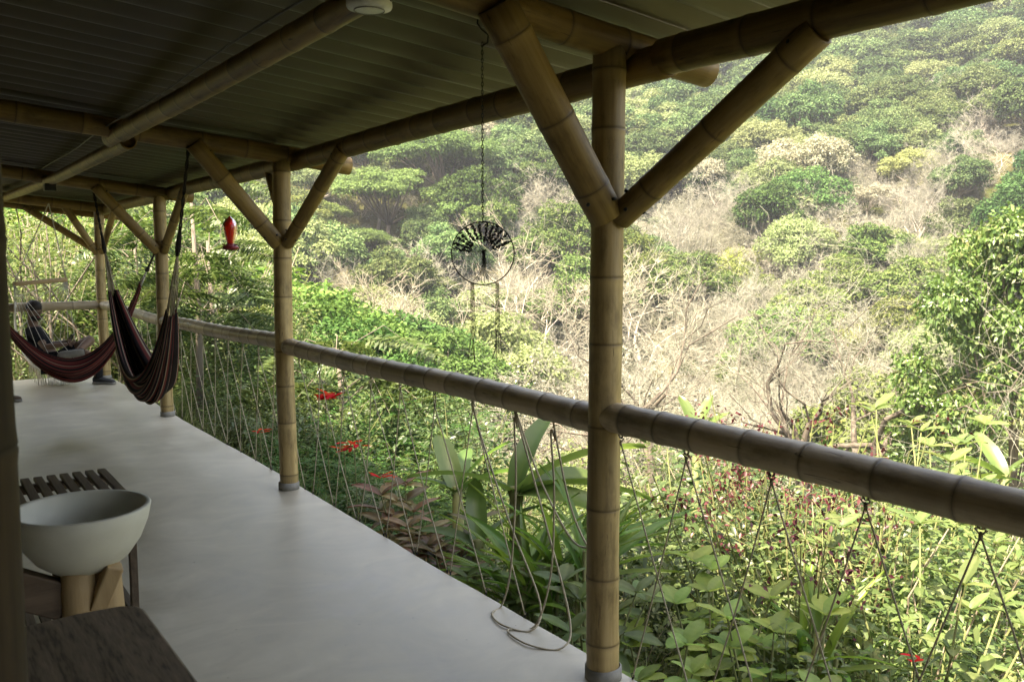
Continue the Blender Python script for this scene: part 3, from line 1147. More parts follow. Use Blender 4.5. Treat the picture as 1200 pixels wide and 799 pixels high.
# fingers curled round the phone
for hn, s in (('haN', -1), ('haF', 1)):
    w0 = J[hn]
    fwd = (J[hn] - J['wr' + hn[-1]]).normalized()
    js, es = [(w0 - fwd * .02, (.03, .016))], []
    for k in range(4):
        b_ = len(js)
        sp = Vector((0, 0, 1)) * ((k - 1.5) * .02)
        ln = [.032, .036, .034, .027][k]
        cu = cfor * (-s) * .012
        js += [(w0 + fwd * .03 + sp, .0095), (w0 + fwd * (.03 + ln) + sp + cu, .0085), (w0 + fwd * (.03 + ln * 1.5) + sp + cu * 2.8, .0075)]
        es += [(0, b_), (b_, b_ + 1), (b_ + 1, b_ + 2)]
    b_ = len(js)
    js += [(w0 + fwd * .0 + Vector((0, 0, .035)), .011), (w0 + fwd * .03 + Vector((0, 0, .05)), .0095)]
    es += [(0, b_), (b_, b_ + 1)]
    skin('hand', js, es, M['skin'], man, mo, 2)
skin('t_shirt', [(J['pelvis'].lerp(J['spine'], .3), (.155, .125)), (J['spine'], (.15, .12)), (J['chest'], (.165, .125)), (mid('chest', 'neck', .62), (.09, .075)),
                 (J['shN'], .075), (mid('shN', 'elN', .75), .062), (J['shF'], .075), (mid('shF', 'elF', .75), .062)],
     [(0, 1), (1, 2), (2, 3), (2, 4), (4, 5), (2, 6), (6, 7)], M['cloth_black'], man, mo)
skin('shorts', [(J['pelvis'], (.155, .13)), (J['hipN'], .105), (mid('hipN', 'knN', .42), .095), (mid('hipN', 'knN', .74), .088), (J['hipF'], .105), (mid('hipF', 'knF', .42), .095), (mid('hipF', 'knF', .78), .088)],
     [(0, 1), (1, 2), (2, 3), (0, 4), (4, 5), (5, 6)], M['cloth_black'], man, mo)
# head details: face turned to the right and down
hc = J['head1'].lerp(J['head2'], .4)
fdir = (cright * .8 - cfor * .35 - Vector((0, 0, .35))).normalized()
sdv = fdir.cross(Vector((0, 0, 1))).normalized()
upv = sdv.cross(fdir).normalized()


def blob(c_, rx, ry, rz, n=14, m_=10, fn=None):
    mb_ = MB()
    vs = []
    for a in range(m_ + 1):
        th = PI * a / m_
        for k in range(n):
            ph = 2 * PI * k / n
            d = fdir * math.sin(th) * math.cos(ph) * rx + sdv * math.sin(th) * math.sin(ph) * ry + upv * math.cos(th) * rz
            vs.append(c_ + d - mo)
    fs = []
    for a in range(m_):
        for k in range(n):
            fs.append((a * n + k, (a + 1) * n + k, (a + 1) * n + (k + 1) % n, a * n + (k + 1) % n))
    return mb_.add(vs, fs)


blob(hc - fdir * .018 + upv * .034, .090, .084, .078).build('hair', M['hair'], man)
blob(hc - fdir * .040 + upv * .004, .056, .080, .068).build('hair', M['hair'], man)
blob(hc + fdir * .045 - upv * .078, .055, .062, .052).build('beard', M['hair'], man)
blob(hc + fdir * .098 - upv * .012, .018, .012, .022, 8, 6).build('nose', M['skin'], man)
for s in (-1, 1):
    blob(hc + sdv * s * .088 - upv * .005, .018, .010, .028, 8, 6).build('ear', M['skin'], man)
    blob(hc + sdv * s * .033 + fdir * .080 + upv * .012, .008, .013, .007, 8, 6).build('eye', M['black'], man)
blob(hc + fdir * .093 - upv * .055, .010, .022, .006, 8, 6).build('mouth', M['red_plastic'], man)


def shoe(ankle, toe, up, name='shoe', parent=man, off=mo, mat=M['shoe'], L=.27):
    toe, up = Vector(toe).normalized(), Vector(up).normalized()
    sd_ = toe.cross(up).normalized()
    up = sd_.cross(toe).normalized()
    heel = Vector(ankle) - toe * .07 - up * .055
    rows = []
    prof_ = [(0, .030, .070), (.03, .036, .085), (.08, .038, .082), (.13, .038, .062), (.18, .044, .048), (.23, .042, .040), (.258, .030, .032), (.27, .012, .018)]
    vs = []
    n = 12
    for z_, hw, hh in prof_:
        for k in range(n):
            a = 2 * PI * k / n
            c_, s2 = math.cos(a), math.sin(a)
            vs.append(heel + toe * z_ * L / .27 + sd_ * c_ * hw + up * (hh * .5 + s2 * hh * .5) - off)
    fs = [tuple(range(n))]
    for a in range(len(prof_) - 1):
        for k in range(n):
            fs.append((a * n + k, a * n + (k + 1) % n, (a + 1) * n + (k + 1) % n, (a + 1) * n + k))
    fs.append(tuple((len(prof_) - 1) * n + k for k in range(n))[::-1])
    o = MB().add(vs, fs).build(name, mat, parent)
    # sole
    vs = []
    for z_, hw, hh in prof_:
        for e in (-1, 1):
            for q in (-.014, .008):
                vs.append(heel + toe * (z_ * 1.02 - .002) * L / .27 + sd_ * e * hw * 1.12 + up * q - off)
    fs = []
    for a in range(len(prof_) - 1):
        b_ = a * 4
        fs += [(b_, b_ + 2, b_ + 6, b_ + 4), (b_ + 1, b_ + 5, b_ + 7, b_ + 3), (b_, b_ + 4, b_ + 5, b_ + 1), (b_ + 2, b_ + 3, b_ + 7, b_ + 6)]
    fs += [(0, 1, 3, 2), (28, 30, 31, 29)]
    MB().add(vs, fs).build('sole', M['sole'], o)
    return o


fz = J['anF'].copy()
fz.z = .075
J['anF'] = fz
shoe(fz, cright * .95 + cfor * -.1, (0, 0, 1))
MB().tube([fz + Vector((0, 0, .20)) - cright * .01 - mo, fz + Vector((0, 0, .08)) - mo, fz - mo], [.05, .045, .04], 12).build('sock', M['cloth_black'], man)
shoe(J['anN'], (-cright * .75 + Vector((0, 0, -.1)) - cfor * .25), (cfor * .9 + Vector((0, 0, .25))))
# phone in the hands
ph = MB()
q = Matrix((cright, cfor, Vector((0, 0, 1)))).transposed()
ph.box(CP(80, 398, -.04) , (.012, .075, .15), q @ Matrix.Rotation(.5, 3, 'Y'))
tag(ph.build('phone', M['black'], None, bevel=.004), 'dark phone held up in the hands of the reclining man', 'phone')
# brown shoe tip beside the near post
bs = empty('shoe', (0, 0, 0))
pt = atZ(7, 461, 9.2)
bs.location = (pt.x, pt.y, 0)
tag(bs, 'brown shoe tip showing on the deck beside the shade-coloured left post', 'shoe')
shoe(Vector((pt.x, pt.y, .075)) - cright * .10, cright, (0, 0, 1), 'upper', bs, Vector((pt.x, pt.y, 0)), M['red_plastic'] if False else M['wood_dark'])

# ------------------------------------------------------------------ feeder
fp = atZ(272, 274, 6.9)
ft = empty('hummingbird_feeder', (fp.x, fp.y, fp.z - .12))
tag(ft, 'red glass hummingbird feeder hanging in the bay left of the second post', 'bird feeder')
MB().lathe([(0.001, .255), (.010, .252), (.016, .24), (.030, .232), (.048, .205), (.055, .175), (.053, .15), (.045, .11), (.035, .075), (.029, .05), (.028, .035), (.001, .035)], 20).build('bottle', M['red_glass'], ft)
MB().lathe([(.001, .040), (.03, .040), (.034, .030), (.05, .026), (.062, .018), (.064, .008), (.055, -.004), (.03, -.010), (.001, -.011)], 20).build('base_dish', M['red_plastic'], ft)
for k in range(5):
    a = 2 * PI * k / 5 + .3
    mb = MB()
    for q in range(5):
        b_ = 2 * PI * q / 5
        mb.tube([(math.cos(a) * .05, math.sin(a) * .05, .028), (math.cos(a) * .05 + .011 * math.cos(b_), math.sin(a) * .05 + .011 * math.sin(b_), .036)], [.002, .005], 6)
    mb.build('flower_port', M['red_plastic'], ft)
MB().tube([(0, 0, .25), (0, 0, .30), (EX - fp.x, 0, 2.07 - fp.z + .12)], .0012, 5).build('wire', M['wire'], ft)

# ------------------------------------------------------------------ wire tree-of-life ornament
oz = 2.93
oc = atZ(566, 297, oz)
ot = empty('wire_tree_ornament', tuple(oc))
tag(ot, 'round wire ornament with beaded tree inside, hanging on a chain from the roof', 'wind chime')
ex = cright
ey = Vector((0, 0, 1))
RR = 36.5 / FPX * oz


def OP(a, b_, c_=0.0):
    return ex * a + ey * b_ + cfor * c_


mb = MB().tube([OP(RR * math.cos(a), RR * math.sin(a)) for a in np.linspace(0, 2 * PI, 49)], .0022, 6)
mb.build('ring', M['wire'], ot)
mb = MB()
rn = random.Random(4)
tw = []
for k in range(6):
    ox = (k - 2.5) * .0022
    mb.tube([OP(ox * 6, -RR * .96 + abs(k - 2.5) * .003), OP(ox * 1.6, -RR * .62), OP(ox + .004, -RR * .35), OP(ox * .8 + .004, -.005), OP(ox + .002, .006)], .0011, 5)
mb.build('trunk', M['wire'], ot)['kind'] = 'stuff'
angs = [170, 160, 148, 138, 124, 110, 97, 82, 70, 60, 50, 38, 24]
for k, a in enumerate(angs):
    a = math.radians(a)
    e = Vector((math.cos(a), math.sin(a)))
    s0 = Vector((.003, .004))
    pts = [OP(s0.x, s0.y), OP(e.x * RR * .35, e.y * RR * .30), OP(e.x * RR * .98, e.y * RR * .98)]
    mb = MB().tube(pts, .0009, 4)
    lo = .42 if k not in (4, 5, 6) else .5
    nb = 11
    for q in range(nb):
        f = lo + (.95 - lo) * q / (nb - 1)
        c_ = Vector((e.x * RR * f * .99, e.y * RR * (f - .015)))
        for w_ in range(3):
            j1, j2 = rn.uniform(-.004, .004), rn.uniform(-.004, .004)
            p_ = OP(c_.x + j1, c_.y + j2, rn.uniform(-.003, .003))
            d_ = Vector((rn.uniform(-1, 1), rn.uniform(-1, 1), rn.uniform(-1, 1))).normalized() * .0035
            mb.tube([p_ - d_, p_, p_ + d_], [.0012, .0034, .0012], 5)
    mb.build('beaded_branch', M['black'], ot)['kind'] = 'stuff'
for xs in (-.34, .46):
    mb = MB()
    zb = -135 / FPX * oz
    for q in range(4):
        ox = (q - 1.5) * .003
        z1 = zb * rn.uniform(.82, 1.02)
        mb.tube([OP(RR * xs + ox, -RR * .92), OP(RR * xs + ox * 1.5 + .002, (-RR + z1) * .6), OP(RR * xs + ox * 1.5 + rn.uniform(-.01, .01), z1)], .0012, 5)
    mb.build('tassel', M['wood_dark'], ot)['kind'] = 'stuff'
mb = MB().tube([OP(RR * -.2, -.355), OP(RR * .1, -.372), OP(RR * .3, -.350), OP(RR * .44, -.30)], .0014, 5)
mb.build('twisted_wire', M['wire'], ot)
# chain up to a hook on the rafter
z_top = H - (62 - 298) / FPX * oz - oc.z
mb = MB()
z = RR
k = 0
while z < z_top:
    c_ = OP(0, z + .006)
    axx = ex if k % 2 else cfor
    mb.tube([c_ + axx * .0032 * math.cos(a) + ey * .0085 * math.sin(a) for a in np.linspace(0, 2 * PI, 9)], .0013, 4)
    z += .0125
    k += 1
mb.build('chain', M['wire'], ot)['kind'] = 'stuff'
mb = MB().tube([OP(0, z_top), OP(.018, z_top + .01), OP(.02, z_top + .035), OP(0, z_top + .05), OP(-.015, z_top + .07), OP(-.012, z_top + .105), OP(.004, z_top + .12)], .003, 6)
mb.build('hook', M['wire'], ot)

# ------------------------------------------------------------------ ceiling fixture
lp = atZ(438, 21, 2.22)
lt = empty('ceiling_light', (lp.x, lp.y, lp.z))
lt.scale = (.92, .92, .92)
tag(lt, 'small round white ceiling fixture with black slots under the purlin', 'ceiling light')
MB().lathe([(.001, -.004), (.040, -.004), (.044, -.002), (.058, 0), (.061, .006), (.061, .022), (.056, .034), (.001, .034)], 36).build('housing', M['plastic_white'], lt)
MB().lathe([(.039, -.0045), (.0395, -.0065), (.041, -.0065), (.0415, -.0045)], 36).build('rim_line', M['concrete_grey'], lt)
for k, a0 in enumerate((-78, -68, -58, -30, -12, -4, 6)):
    a = math.radians(a0 - 20)
    R3 = Matrix.Rotation(a, 3, 'Z')
    dd = (.004, .004, .012) if k != 3 else (.004, .008, .009)
    MB().box(R3 @ Vector((.0605, 0, .019)), dd, R3).build('slot', M['black'], lt)
MB().box((0, 0, .045), (.09, .09, .022)).build('mount', M['wood_dark'], lt)

# ------------------------------------------------------------------ furniture at the left
def at_floor(px, py):
    Z = H * FPX / (py - 298)
    a, b_ = ray(px)
    return a * Z, b_ * Z


# slatted side table
TX, TY0, TY1, TH = .715, 3.63, 4.22, .60
st = empty('slatted_table', (TX - .42, (TY0 + TY1) / 2, 0))
tag(st, 'dark slatted wooden side table with a lower shelf behind the basin', 'table')
so = st.location.copy()
for zl, nm in ((TH - .012, 'slat'), (.14, 'shelf_slat')):
    sb = None
    for k in range(17):
        x_ = TX - .022 - k * .0505
        if sb is None:
            sb = MB().box((0, 0, 0), (.034, TY1 - TY0 + (.0 if nm == 'slat' else -.08), .018)).build(nm, M['wood_slat'], st, bevel=.003)
            o = sb
        else:
            o = sb.copy(); COL.objects.link(o)
        o.location = Vector((x_, (TY0 + TY1) / 2, zl)) - so
    for y_ in (TY0 + .06, TY1 - .06):
        MB().box(Vector((TX - .43, y_, zl - .028)) - so, (.82, .035, .036)).build('crossbar', M['wood_slat'], st, bevel=.003)
for y_ in (TY0 + .02, TY1 - .02):
    for x_ in (TX - .015, TX - .84):
        MB().box(Vector((x_, y_, (TH - .024) / 2)) - so, (.028, .034, TH - .024)).build('leg', M['wood_slat'], st, bevel=.003)
for x_ in (TX - .015, TX - .84):
    MB().box(Vector((x_, (TY0 + TY1) / 2, .1)) - so, (.022, TY1 - TY0 - .08, .03)).build('stretcher', M['wood_slat'], st, bevel=.003)

# stone wash basin on a log stand
bx, by = atZ(83, 600, 2.68).xy
bt = empty('wash_basin', (bx, by, 0))
tag(bt, 'round pale stone basin resting between the slatted table and the plank table', 'basin')
rim = H - (600 - 298) / FPX * 2.68
RB = .203
prof_o = [(.001, -.205), (.05, -.203), (.09, -.190), (.135, -.155), (.17, -.105), (.192, -.05), (RB, 0)]
prof_i = [(RB - .004, .004), (RB - .016, .003), (RB - .022, -.004), (.165, -.06), (.125, -.12), (.07, -.16), (.001, -.172)]
MB().lathe([(r, rim + z) for r, z in prof_o + prof_i], 64).build('bowl', M['ceramic'], bt)
MB().lathe([(.001, rim - .170), (.018, rim - .169), (.020, rim - .166), (.001, rim - .165)], 20).build('drain', M['wire'], bt)
bs2 = empty('log_stand', (bx, by, 0))
tag(bs2, 'stand of upright log pieces wedged under the stone basin', 'stand')
zt = rim - .19
def bulge(x0, y0, x1, y1, r0, r1, zt_, mat, nm):
    n_ = 9
    MB().tube([(x0 + (x1 - x0) * f + .006 * math.sin(f * 5), y0 + (y1 - y0) * f, zt_ * f) for f in np.linspace(0, 1, n_)], [r0 + (r1 - r0) * f + .004 * math.sin(f * 9) for f in np.linspace(0, 1, n_)], 16).build(nm, mat, bs2)
bulge(.075, -.02, .055, -.01, .060, .050, zt + .02, M['wood_light'], 'log')
bulge(-.03, -.07, -.02, -.05, .055, .045, zt + .015, M['wood_light'], 'log')
bulge(-.03, .08, -.03, .05, .055, .045, zt + .015, M['wood_dark'], 'log')
MB().box((.045, -.095, zt - .045), (.05, .05, .15), Matrix.Rotation(.35, 3, 'Y') @ Matrix.Rotation(.2, 3, 'X')).build('wedge', M['wood_light'], bs2, bevel=.006)
MB().box((-.13, -.03, zt - .05), (.16, .06, .11), Matrix.Rotation(.5, 3, 'Y')).build('wedge', M['wood_dark'], bs2, bevel=.006)

# thick plank table in the corner
pm, t, out = newmat('plank_grain')
tc = nd(t, 'ShaderNodeTexCoord')
mp = nd(t, 'ShaderNodeMapping'); mp.inputs['Scale'].default_value = (7, .9, 7)
t.links.new(tc.outputs['Object'], mp.inputs[0])
wv = nd(t, 'ShaderNodeTexNoise', Scale=2.2, Detail=6, Distortion=1.5)
t.links.new(mp.outputs[0], wv.inputs['Vector'])
n1 = nd(t, 'ShaderNodeTexNoise', Scale=22, Detail=5)
t.links.new(mp.outputs[0], n1.inputs['Vector'])
mx_ = nd(t, 'ShaderNodeMath', operation='MULTIPLY')
t.links.new(wv.outputs[0], mx_.inputs[0]); t.links.new(n1.outputs[0], mx_.inputs[1])
c = ramp(t, mx_.outputs[0], [(.15, (.07, .05, .031)), (.22, (.15, .11, .072)), (.4, (.22, .16, .108))])
p = nd(t, 'ShaderNodeBsdfPrincipled', Roughness=.6)
t.links.new(c, p.inputs['Base Color'])
b = nd(t, 'ShaderNodeBump', Strength=.2, Distance=.004)
t.links.new(mx_.outputs[0], b.inputs['Height']); t.links.new(b.outputs[0], p.inputs['Normal'])
t.links.new(p.outputs[0], out.inputs[0])
M['plank'] = pm
pt_ = empty('plank_table', (-.05, 1.65, 0))
tag(pt_, 'thick worn plank table with rounded corner at the lower left', 'table')
hh = .755
xr = .412
outl = []
for a in np.linspace(0, PI / 2, 8):
    outl.append((xr - .06 + .06 * math.cos(a), 2.10 - .06 + .06 * math.sin(a) ))
outl += [(.28, 2.105), (.15, 2.095), (.02, 2.07), (-.12, 2.03), (-.5, 2.0), (-.5, 1.2), (xr + .008, 1.2), (xr + .006, 1.6)]
outl = [(x_ + .05, y_ - 1.65) for x_, y_ in outl]
n = len(outl)
vs = [(x_, y_, hh) for x_, y_ in outl] + [(x_, y_, hh - .05) for x_, y_ in outl]
fs = [tuple(range(n)), tuple(range(n, 2 * n))[::-1]] + [(i_, i_ + n, (i_ + 1) % n + n, (i_ + 1) % n) for i_ in range(n)]
o = MB().add(vs, fs).build('tabletop', M['plank'], pt_, bevel=.006, smooth=False)
for x_, y_ in ((.33, .35), (.33, -.35), (-.38, .28), (-.38, -.35)):
    MB().box((x_, y_, (hh - .051) / 2), (.07, .07, hh - .051)).build('leg', M['wood_dark'], pt_, bevel=.005)

# ------------------------------------------------------------------ vegetation helpers
TPL_D = (np.array([(0, 0, 0), (.45, -.5, .12), (1, 0, 0), (.45, .5, .12)]), [np.array([(0, 1, 2), (0, 2, 3)])])
TPL_L = (np.array([(0, 0, 0), (.28, -.40, .10), (.28, 0, 0), (.28, .40, .10), (.65, -.36, .08), (.65, 0, 0), (.65, .36, .08), (1, 0, 0)]),
         [np.array([(0, 1, 2), (0, 2, 3), (4, 7, 5), (5, 7, 6)]), np.array([(1, 4, 5, 2), (2, 5, 6, 3)])])


def unit(v):
    return v / np.maximum(np.linalg.norm(v, axis=1, keepdims=True), 1e-9)


def leaves(P, D, N, L, W, droop=.15, tpl=TPL_D, var=None):
    """returns V, F list, var attribute"""
    n = len(P)
    T, Fs = tpl
    D = unit(D)
    S = unit(np.cross(D, N) + 1e-6)
    U = np.cross(S, D)
    L = np.broadcast_to(L, (n,)); W = np.broadcast_to(W, (n,))
    t_, s_, h_ = T[:, 0], T[:, 1], T[:, 2]
    V = (P[:, None, :] + D[:, None, :] * (t_[None, :, None] * L[:, None, None]) + S[:, None, :] * (s_[None, :, None] * W[:, None, None])
         + U[:, None, :] * (h_[None, :, None] * W[:, None, None]))
    V[:, :, 2] -= droop * (t_ ** 2)[None, :] * L[:, None]
    k = len(T)
    base = (np.arange(n) * k)[:, None, None]
    F = [(f[None, :, :] + base).reshape(-1, f.shape[1]) for f in Fs]
    if var is None: var = RNG.random(n)
    return V.reshape(-1, 3), F, np.repeat(var, k)


def segs(P0, P1, R0, R1, n=3, var=None):
    """prisms for many branch segments at once"""
    m_ = len(P0)
    D = unit(P1 - P0)
    ref = np.where(np.abs(D[:, 2:3]) > .9, np.array([[1., 0, 0]]), np.array([[0, 0, 1.]]))
    A = unit(np.cross(D, ref)); B = np.cross(D, A)
    an = np.arange(n) * 2 * PI / n
    ring = A[:, None, :] * np.cos(an)[None, :, None] + B[:, None, :] * np.sin(an)[None, :, None]
    V = np.concatenate([P0[:, None, :] + ring * R0[:, None, None], P1[:, None, :] + ring * R1[:, None, None]], 1)
    k = np.arange(n); k2 = (k + 1) % n
    f = np.stack([k, k2, k2 + n, k + n], 1)
    F = (f[None] + (np.arange(m_) * 2 * n)[:, None, None]).reshape(-1, 4)
    if var is None: var = RNG.random(m_)
    return V.reshape(-1, 3), [F], np.repeat(var, 2 * n)


def merge(parts):
    Vs, Fs, vs = [], [], []
    o_ = 0
    for V_, F_, v_ in parts:
        Vs.append(V_); vs.append(v_)
        Fs += [f + o_ for f in F_]
        o_ += len(V_)
    # group faces by arity
    by = {}
    for f in Fs: by.setdefault(f.shape[1], []).append(f)
    return np.concatenate(Vs), [np.concatenate(v) for v in by.values()], np.concatenate(vs)


def mk(name, parts, mat, smooth=False):
    V_, F_, v_ = merge(parts)
    return mesh_np(name, V_, F_, mat, smooth, {'var': v_})


def branch_tree(height, spread, levels, kids, seed, trunk_r=.22, trunk_f=.24, up=.3, wig=.26, ratio=.66, lean=0.0, droop=0.0):
    """recursive limbs; returns list of segment arrays by level and tips"""
    rn = np.random.default_rng(seed)
    P = np.array([[0., 0, -.4]]); D = unit(np.array([[lean, 0, 1.]])); L = np.array([height * trunk_f]); R = np.array([trunk_r])
    out = []
    tips = None
    for lv in range(levels + 1):
        nseg = 4 if lv < 2 else (3 if lv < 4 else 2)
        p, d, r = P.copy(), D.copy(), R.copy()
        pts, dirs, rads = [p], [d], [r]
        rend = R * (.72 if lv == 0 else .55)
        for k in range(nseg):
            d = unit(d + rn.normal(0, wig * (1 if lv else .4), d.shape) + np.array([[0, 0, .05 * up - droop * lv * .05]]))
            p2 = p + d * (L / nseg)[:, None]
            r2 = R + (rend - R) * (k + 1) / nseg
            out.append((lv, p, p2, r, r2))
            p, r = p2, r2
            pts.append(p); dirs.append(d); rads.append(r)
        tips = (p, d, r)
        if lv == levels: break
        nk = kids[lv]
        nP, nD, nL, nR = [], [], [], []
        for q in range(nk):
            # start along the outer part of the branch
            f = 1.0 if q < 2 else rn.uniform(.35, .95)
            idx = min(int(f * nseg), nseg)
            b0 = pts[idx]; d0 = dirs[idx]; r0 = rads[idx]
            rd = rn.normal(0, 1, b0.shape)
            rd = unit(rd - d0 * np.sum(rd * d0, 1, keepdims=True))
            ang = (rn.uniform(.55, 1.15, (len(b0), 1)) if lv < 2 else rn.uniform(.4, 1.1, (len(b0), 1))) * spread
            nd_ = unit(d0 * np.cos(ang) + rd * np.sin(ang) + np.array([[0, 0, up * .22]]))
            nP.append(b0); nD.append(nd_)
            nL.append(L * rn.uniform(.6, 1.0, len(b0)) * (.86 if lv else 1.35))
            nR.append(r0 * rn.uniform(.42, .68, len(b0)))
        P, D, L, R = np.concatenate(nP), np.concatenate(nD), np.concatenate(nL), np.concatenate(nR)
        R = np.maximum(R, .004)
    return out, tips


def wood_parts(out, lv0, lv1, n0=6, rmin=.0):
    ps = []
    for lv, p, p2, r, r2 in out:
        if lv0 <= lv <= lv1:
            ps.append(segs(p, p2, np.maximum(r, rmin), np.maximum(r2, rmin), n0 if lv < 2 else (4 if lv < 3 else 3)))
    return ps


ARCH = {}      # kind -> list of (trunk mesh, crown mesh, trunk name, crown name, height)


def bare_arch(seed, height, mat, wood, rmin=.020, extra=5, kids=(5, 4, 4, 4, 3), leafy=0, leafmat=None, up=.35, spread=1.0, **kw):
    out, (tp, td, tr) = branch_tree(height, spread, 4, kids, seed, up=up, trunk_r=height * .021, **kw)
    trunk = mk('trunk', wood_parts(out, 0, 2, 6), M[wood])
    parts = wood_parts(out, 3, 4, 3, rmin)
    n = len(tp)
    rn = np.random.default_rng(seed + 100)
    for q in range(extra):
        d = unit(td + rn.normal(0, .75, td.shape) + np.array([[0, 0, .12]]))
        L_ = height * rn.uniform(.03, .075, n)
        parts.append(segs(tp, tp + d * L_[:, None], np.full(n, rmin * .8), np.full(n, rmin * .35), 3))
    if leafy:
        k = rn.integers(0, n, leafy)
        P = tp[k] + rn.normal(0, height * .03, (leafy, 3))
        parts.append(leaves(P, rn.normal(0, 1, (leafy, 3)), rn.normal(0, 1, (leafy, 3)) + np.array([[0, 0, 1.]]), .11, .07))
    return trunk, mk('crown', parts, M[mat])


def clump_crown(seed, R, Hc, z0, nclump, nleaf, leaf, mat, flat=1.0, shell=.75, tpl=TPL_D, csize=.36, up_n=.6):
    """crown of leaf clumps set over an uneven dome"""
    rn = np.random.default_rng(seed)
    parts, cents = [], []
    for k in range(nclump):
        a = rn.uniform(0, 2 * PI)
        q = rn.uniform(0, 1) ** .6
        rad = R * q * rn.uniform(.75, 1.0)
        zz = z0 + Hc * (math.sqrt(max(0, 1 - (rad / (R * 1.03)) ** 2)) * rn.uniform(.45, 1.0))
        cs = csize * R * rn.uniform(.6, 1.15)
        c_ = np.array([rad * math.cos(a), rad * math.sin(a), zz])
        cents.append(c_)
        n = int(nleaf * (cs / (csize * R)) ** 2)
        u = unit(rn.normal(0, 1, (n, 3)))
        u[:, 2] = np.where(rn.random(n) < .75, np.abs(u[:, 2]), u[:, 2])
        rr_ = cs * (shell + (1 - shell) * rn.random(n)) * (1 + .3 * np.sin(u[:, 0] * 7 + k) * np.cos(u[:, 1] * 8) + .15 * np.sin(u[:, 2] * 13 + k))
        P = c_ + u * rr_[:, None] * np.array([1, 1, .82 * flat])
        Nn = unit(u + np.array([0, 0, up_n]) + rn.normal(0, .45, (n, 3)))
        D = unit(np.cross(Nn, rn.normal(0, 1, (n, 3))) + u * .5)
        parts.append(leaves(P, D, Nn, leaf * rn.uniform(.7, 1.3, n), leaf * .6 * rn.uniform(.7, 1.2, n), .15, tpl, np.clip(rn.normal(.45, .22, n) + rn.uniform(-.12, .12), 0, 1)))
    return mk('crown', parts, M[mat]), cents


def limb_trunk(seed, cents, z0, rt, wood='bark'):
    rn = random.Random(seed)
    mb_ = MB()
    fork = Vector((rn.uniform(-.3, .3), rn.uniform(-.3, .3), z0 * .55))
    mb_.tube([(0, 0, -1), (0, 0, 0), tuple(fork * .5 + Vector((.1, 0, 0))), tuple(fork)], [rt * 1.3, rt * 1.1, rt * .9, rt * .8], 8)
    for c_ in cents[:14]:
        c_ = Vector(c_)
        m1 = fork.lerp(c_, .5) + Vector((rn.uniform(-.4, .4), rn.uniform(-.4, .4), -.3))
        mb_.tube([fork, m1, c_], [rt * .55, rt * .35, rt * .12], 5)
    me = bpy.data.meshes.new('trunk')
    me.from_pydata(mb_.v, [], mb_.f)
    me.polygons.foreach_set('use_smooth', [True] * len(me.polygons))
    me.materials.append(M[wood])
    return me


for k in range(5):
    cr, ce = clump_crown(200 + k, 4.0 + .35 * (k % 3), 5.2 - .5 * (k % 2), 2.6, 38, 560, .30, 'leaf_far', csize=.29)
    ARCH.setdefault('broadleaf_tree', []).append((limb_trunk(k, ce, 4.2, .22), cr))
for k in range(3):
    cr, ce = clump_crown(230 + k, 6.0, 3.4, 5.2, 46, 430, .29, 'leaf_sage', flat=.5, csize=.23)
    ARCH.setdefault('umbrella_tree', []).append((limb_trunk(20 + k, ce, 5.6, .30, 'bark_dark'), cr))
for k in range(2):
    cr, ce = clump_crown(260 + k, 5.2, 5.0, 2.4, 54, 430, .29, 'leaf_pale', csize=.23)
    ARCH.setdefault('pale_crowned_tree', []).append((limb_trunk(30 + k, ce, 3.6, .26, 'bark_pale'), cr))
for k in range(4):
    ARCH.setdefault('bare_tree', []).append(bare_arch(300 + k, 9.5, 'twig', 'bark_pale', rmin=.012, extra=8))
for k in range(3):
    ARCH.setdefault('dry_scrub_tree', []).append(bare_arch(330 + k, 6.5, 'twig_grey', 'bark', rmin=.010, extra=7, leafy=1500, trunk_f=.22, up=.35, spread=1.15))
for k in range(2):
    ARCH.setdefault('dry_leaved_tree', []).append((lambda c_: (limb_trunk(40 + k, c_[1], 4, .2, 'bark_pale'), c_[0]))(clump_crown(360 + k, 4.8, 3.8, 3.4, 40, 330, .27, 'leaf_dry', csize=.26)))


def bamboo_clump(seed, Hh, nc, nl, leaf, mat):
    rn = np.random.default_rng(seed)
    mb_ = MB()
    P, D = [], []
    for k in range(nc):
        a = rn.uniform(0, 2 * PI)
        out_ = rn.uniform(.5, 2.8)
        pts = []
        for f in np.linspace(0, 1, 7):
            pts.append(Vector((math.cos(a) * (.5 + out_ * f * f), math.sin(a) * (.5 + out_ * f * f), Hh * (f - .18 * f ** 3) * (1 - .1 * k / nc) - .3)))
        mb_.tube(pts, [.05 * (1 - .8 * f) for f in np.linspace(0, 1, 7)], 4)
        for q in range(nl // nc):
            f = rn.uniform(.2, 1)
            i_ = min(int(f * 6), 5)
            b_ = pts[i_].lerp(pts[i_ + 1], f * 6 - i_)
            P.append(np.array(b_) + rn.normal(0, .35, 3))
            D.append(np.array([math.cos(a), math.sin(a), -.5]) + rn.normal(0, .7, 3))
    P, D = np.array(P), np.array(D)
    cr = mk('crown', [leaves(P, D, rn.normal(0, .5, P.shape) + np.array([0, 0, 1.]), leaf, leaf * .3, .3)], M[mat])
    me = bpy.data.meshes.new('culms')
    me.from_pydata(mb_.v, [], mb_.f)
    me.materials.append(M['stem'])
    return me, cr


ARCH['bamboo_clump'] = [bamboo_clump(400, 6, 26, 6500, .42, 'leaf_yellow')]

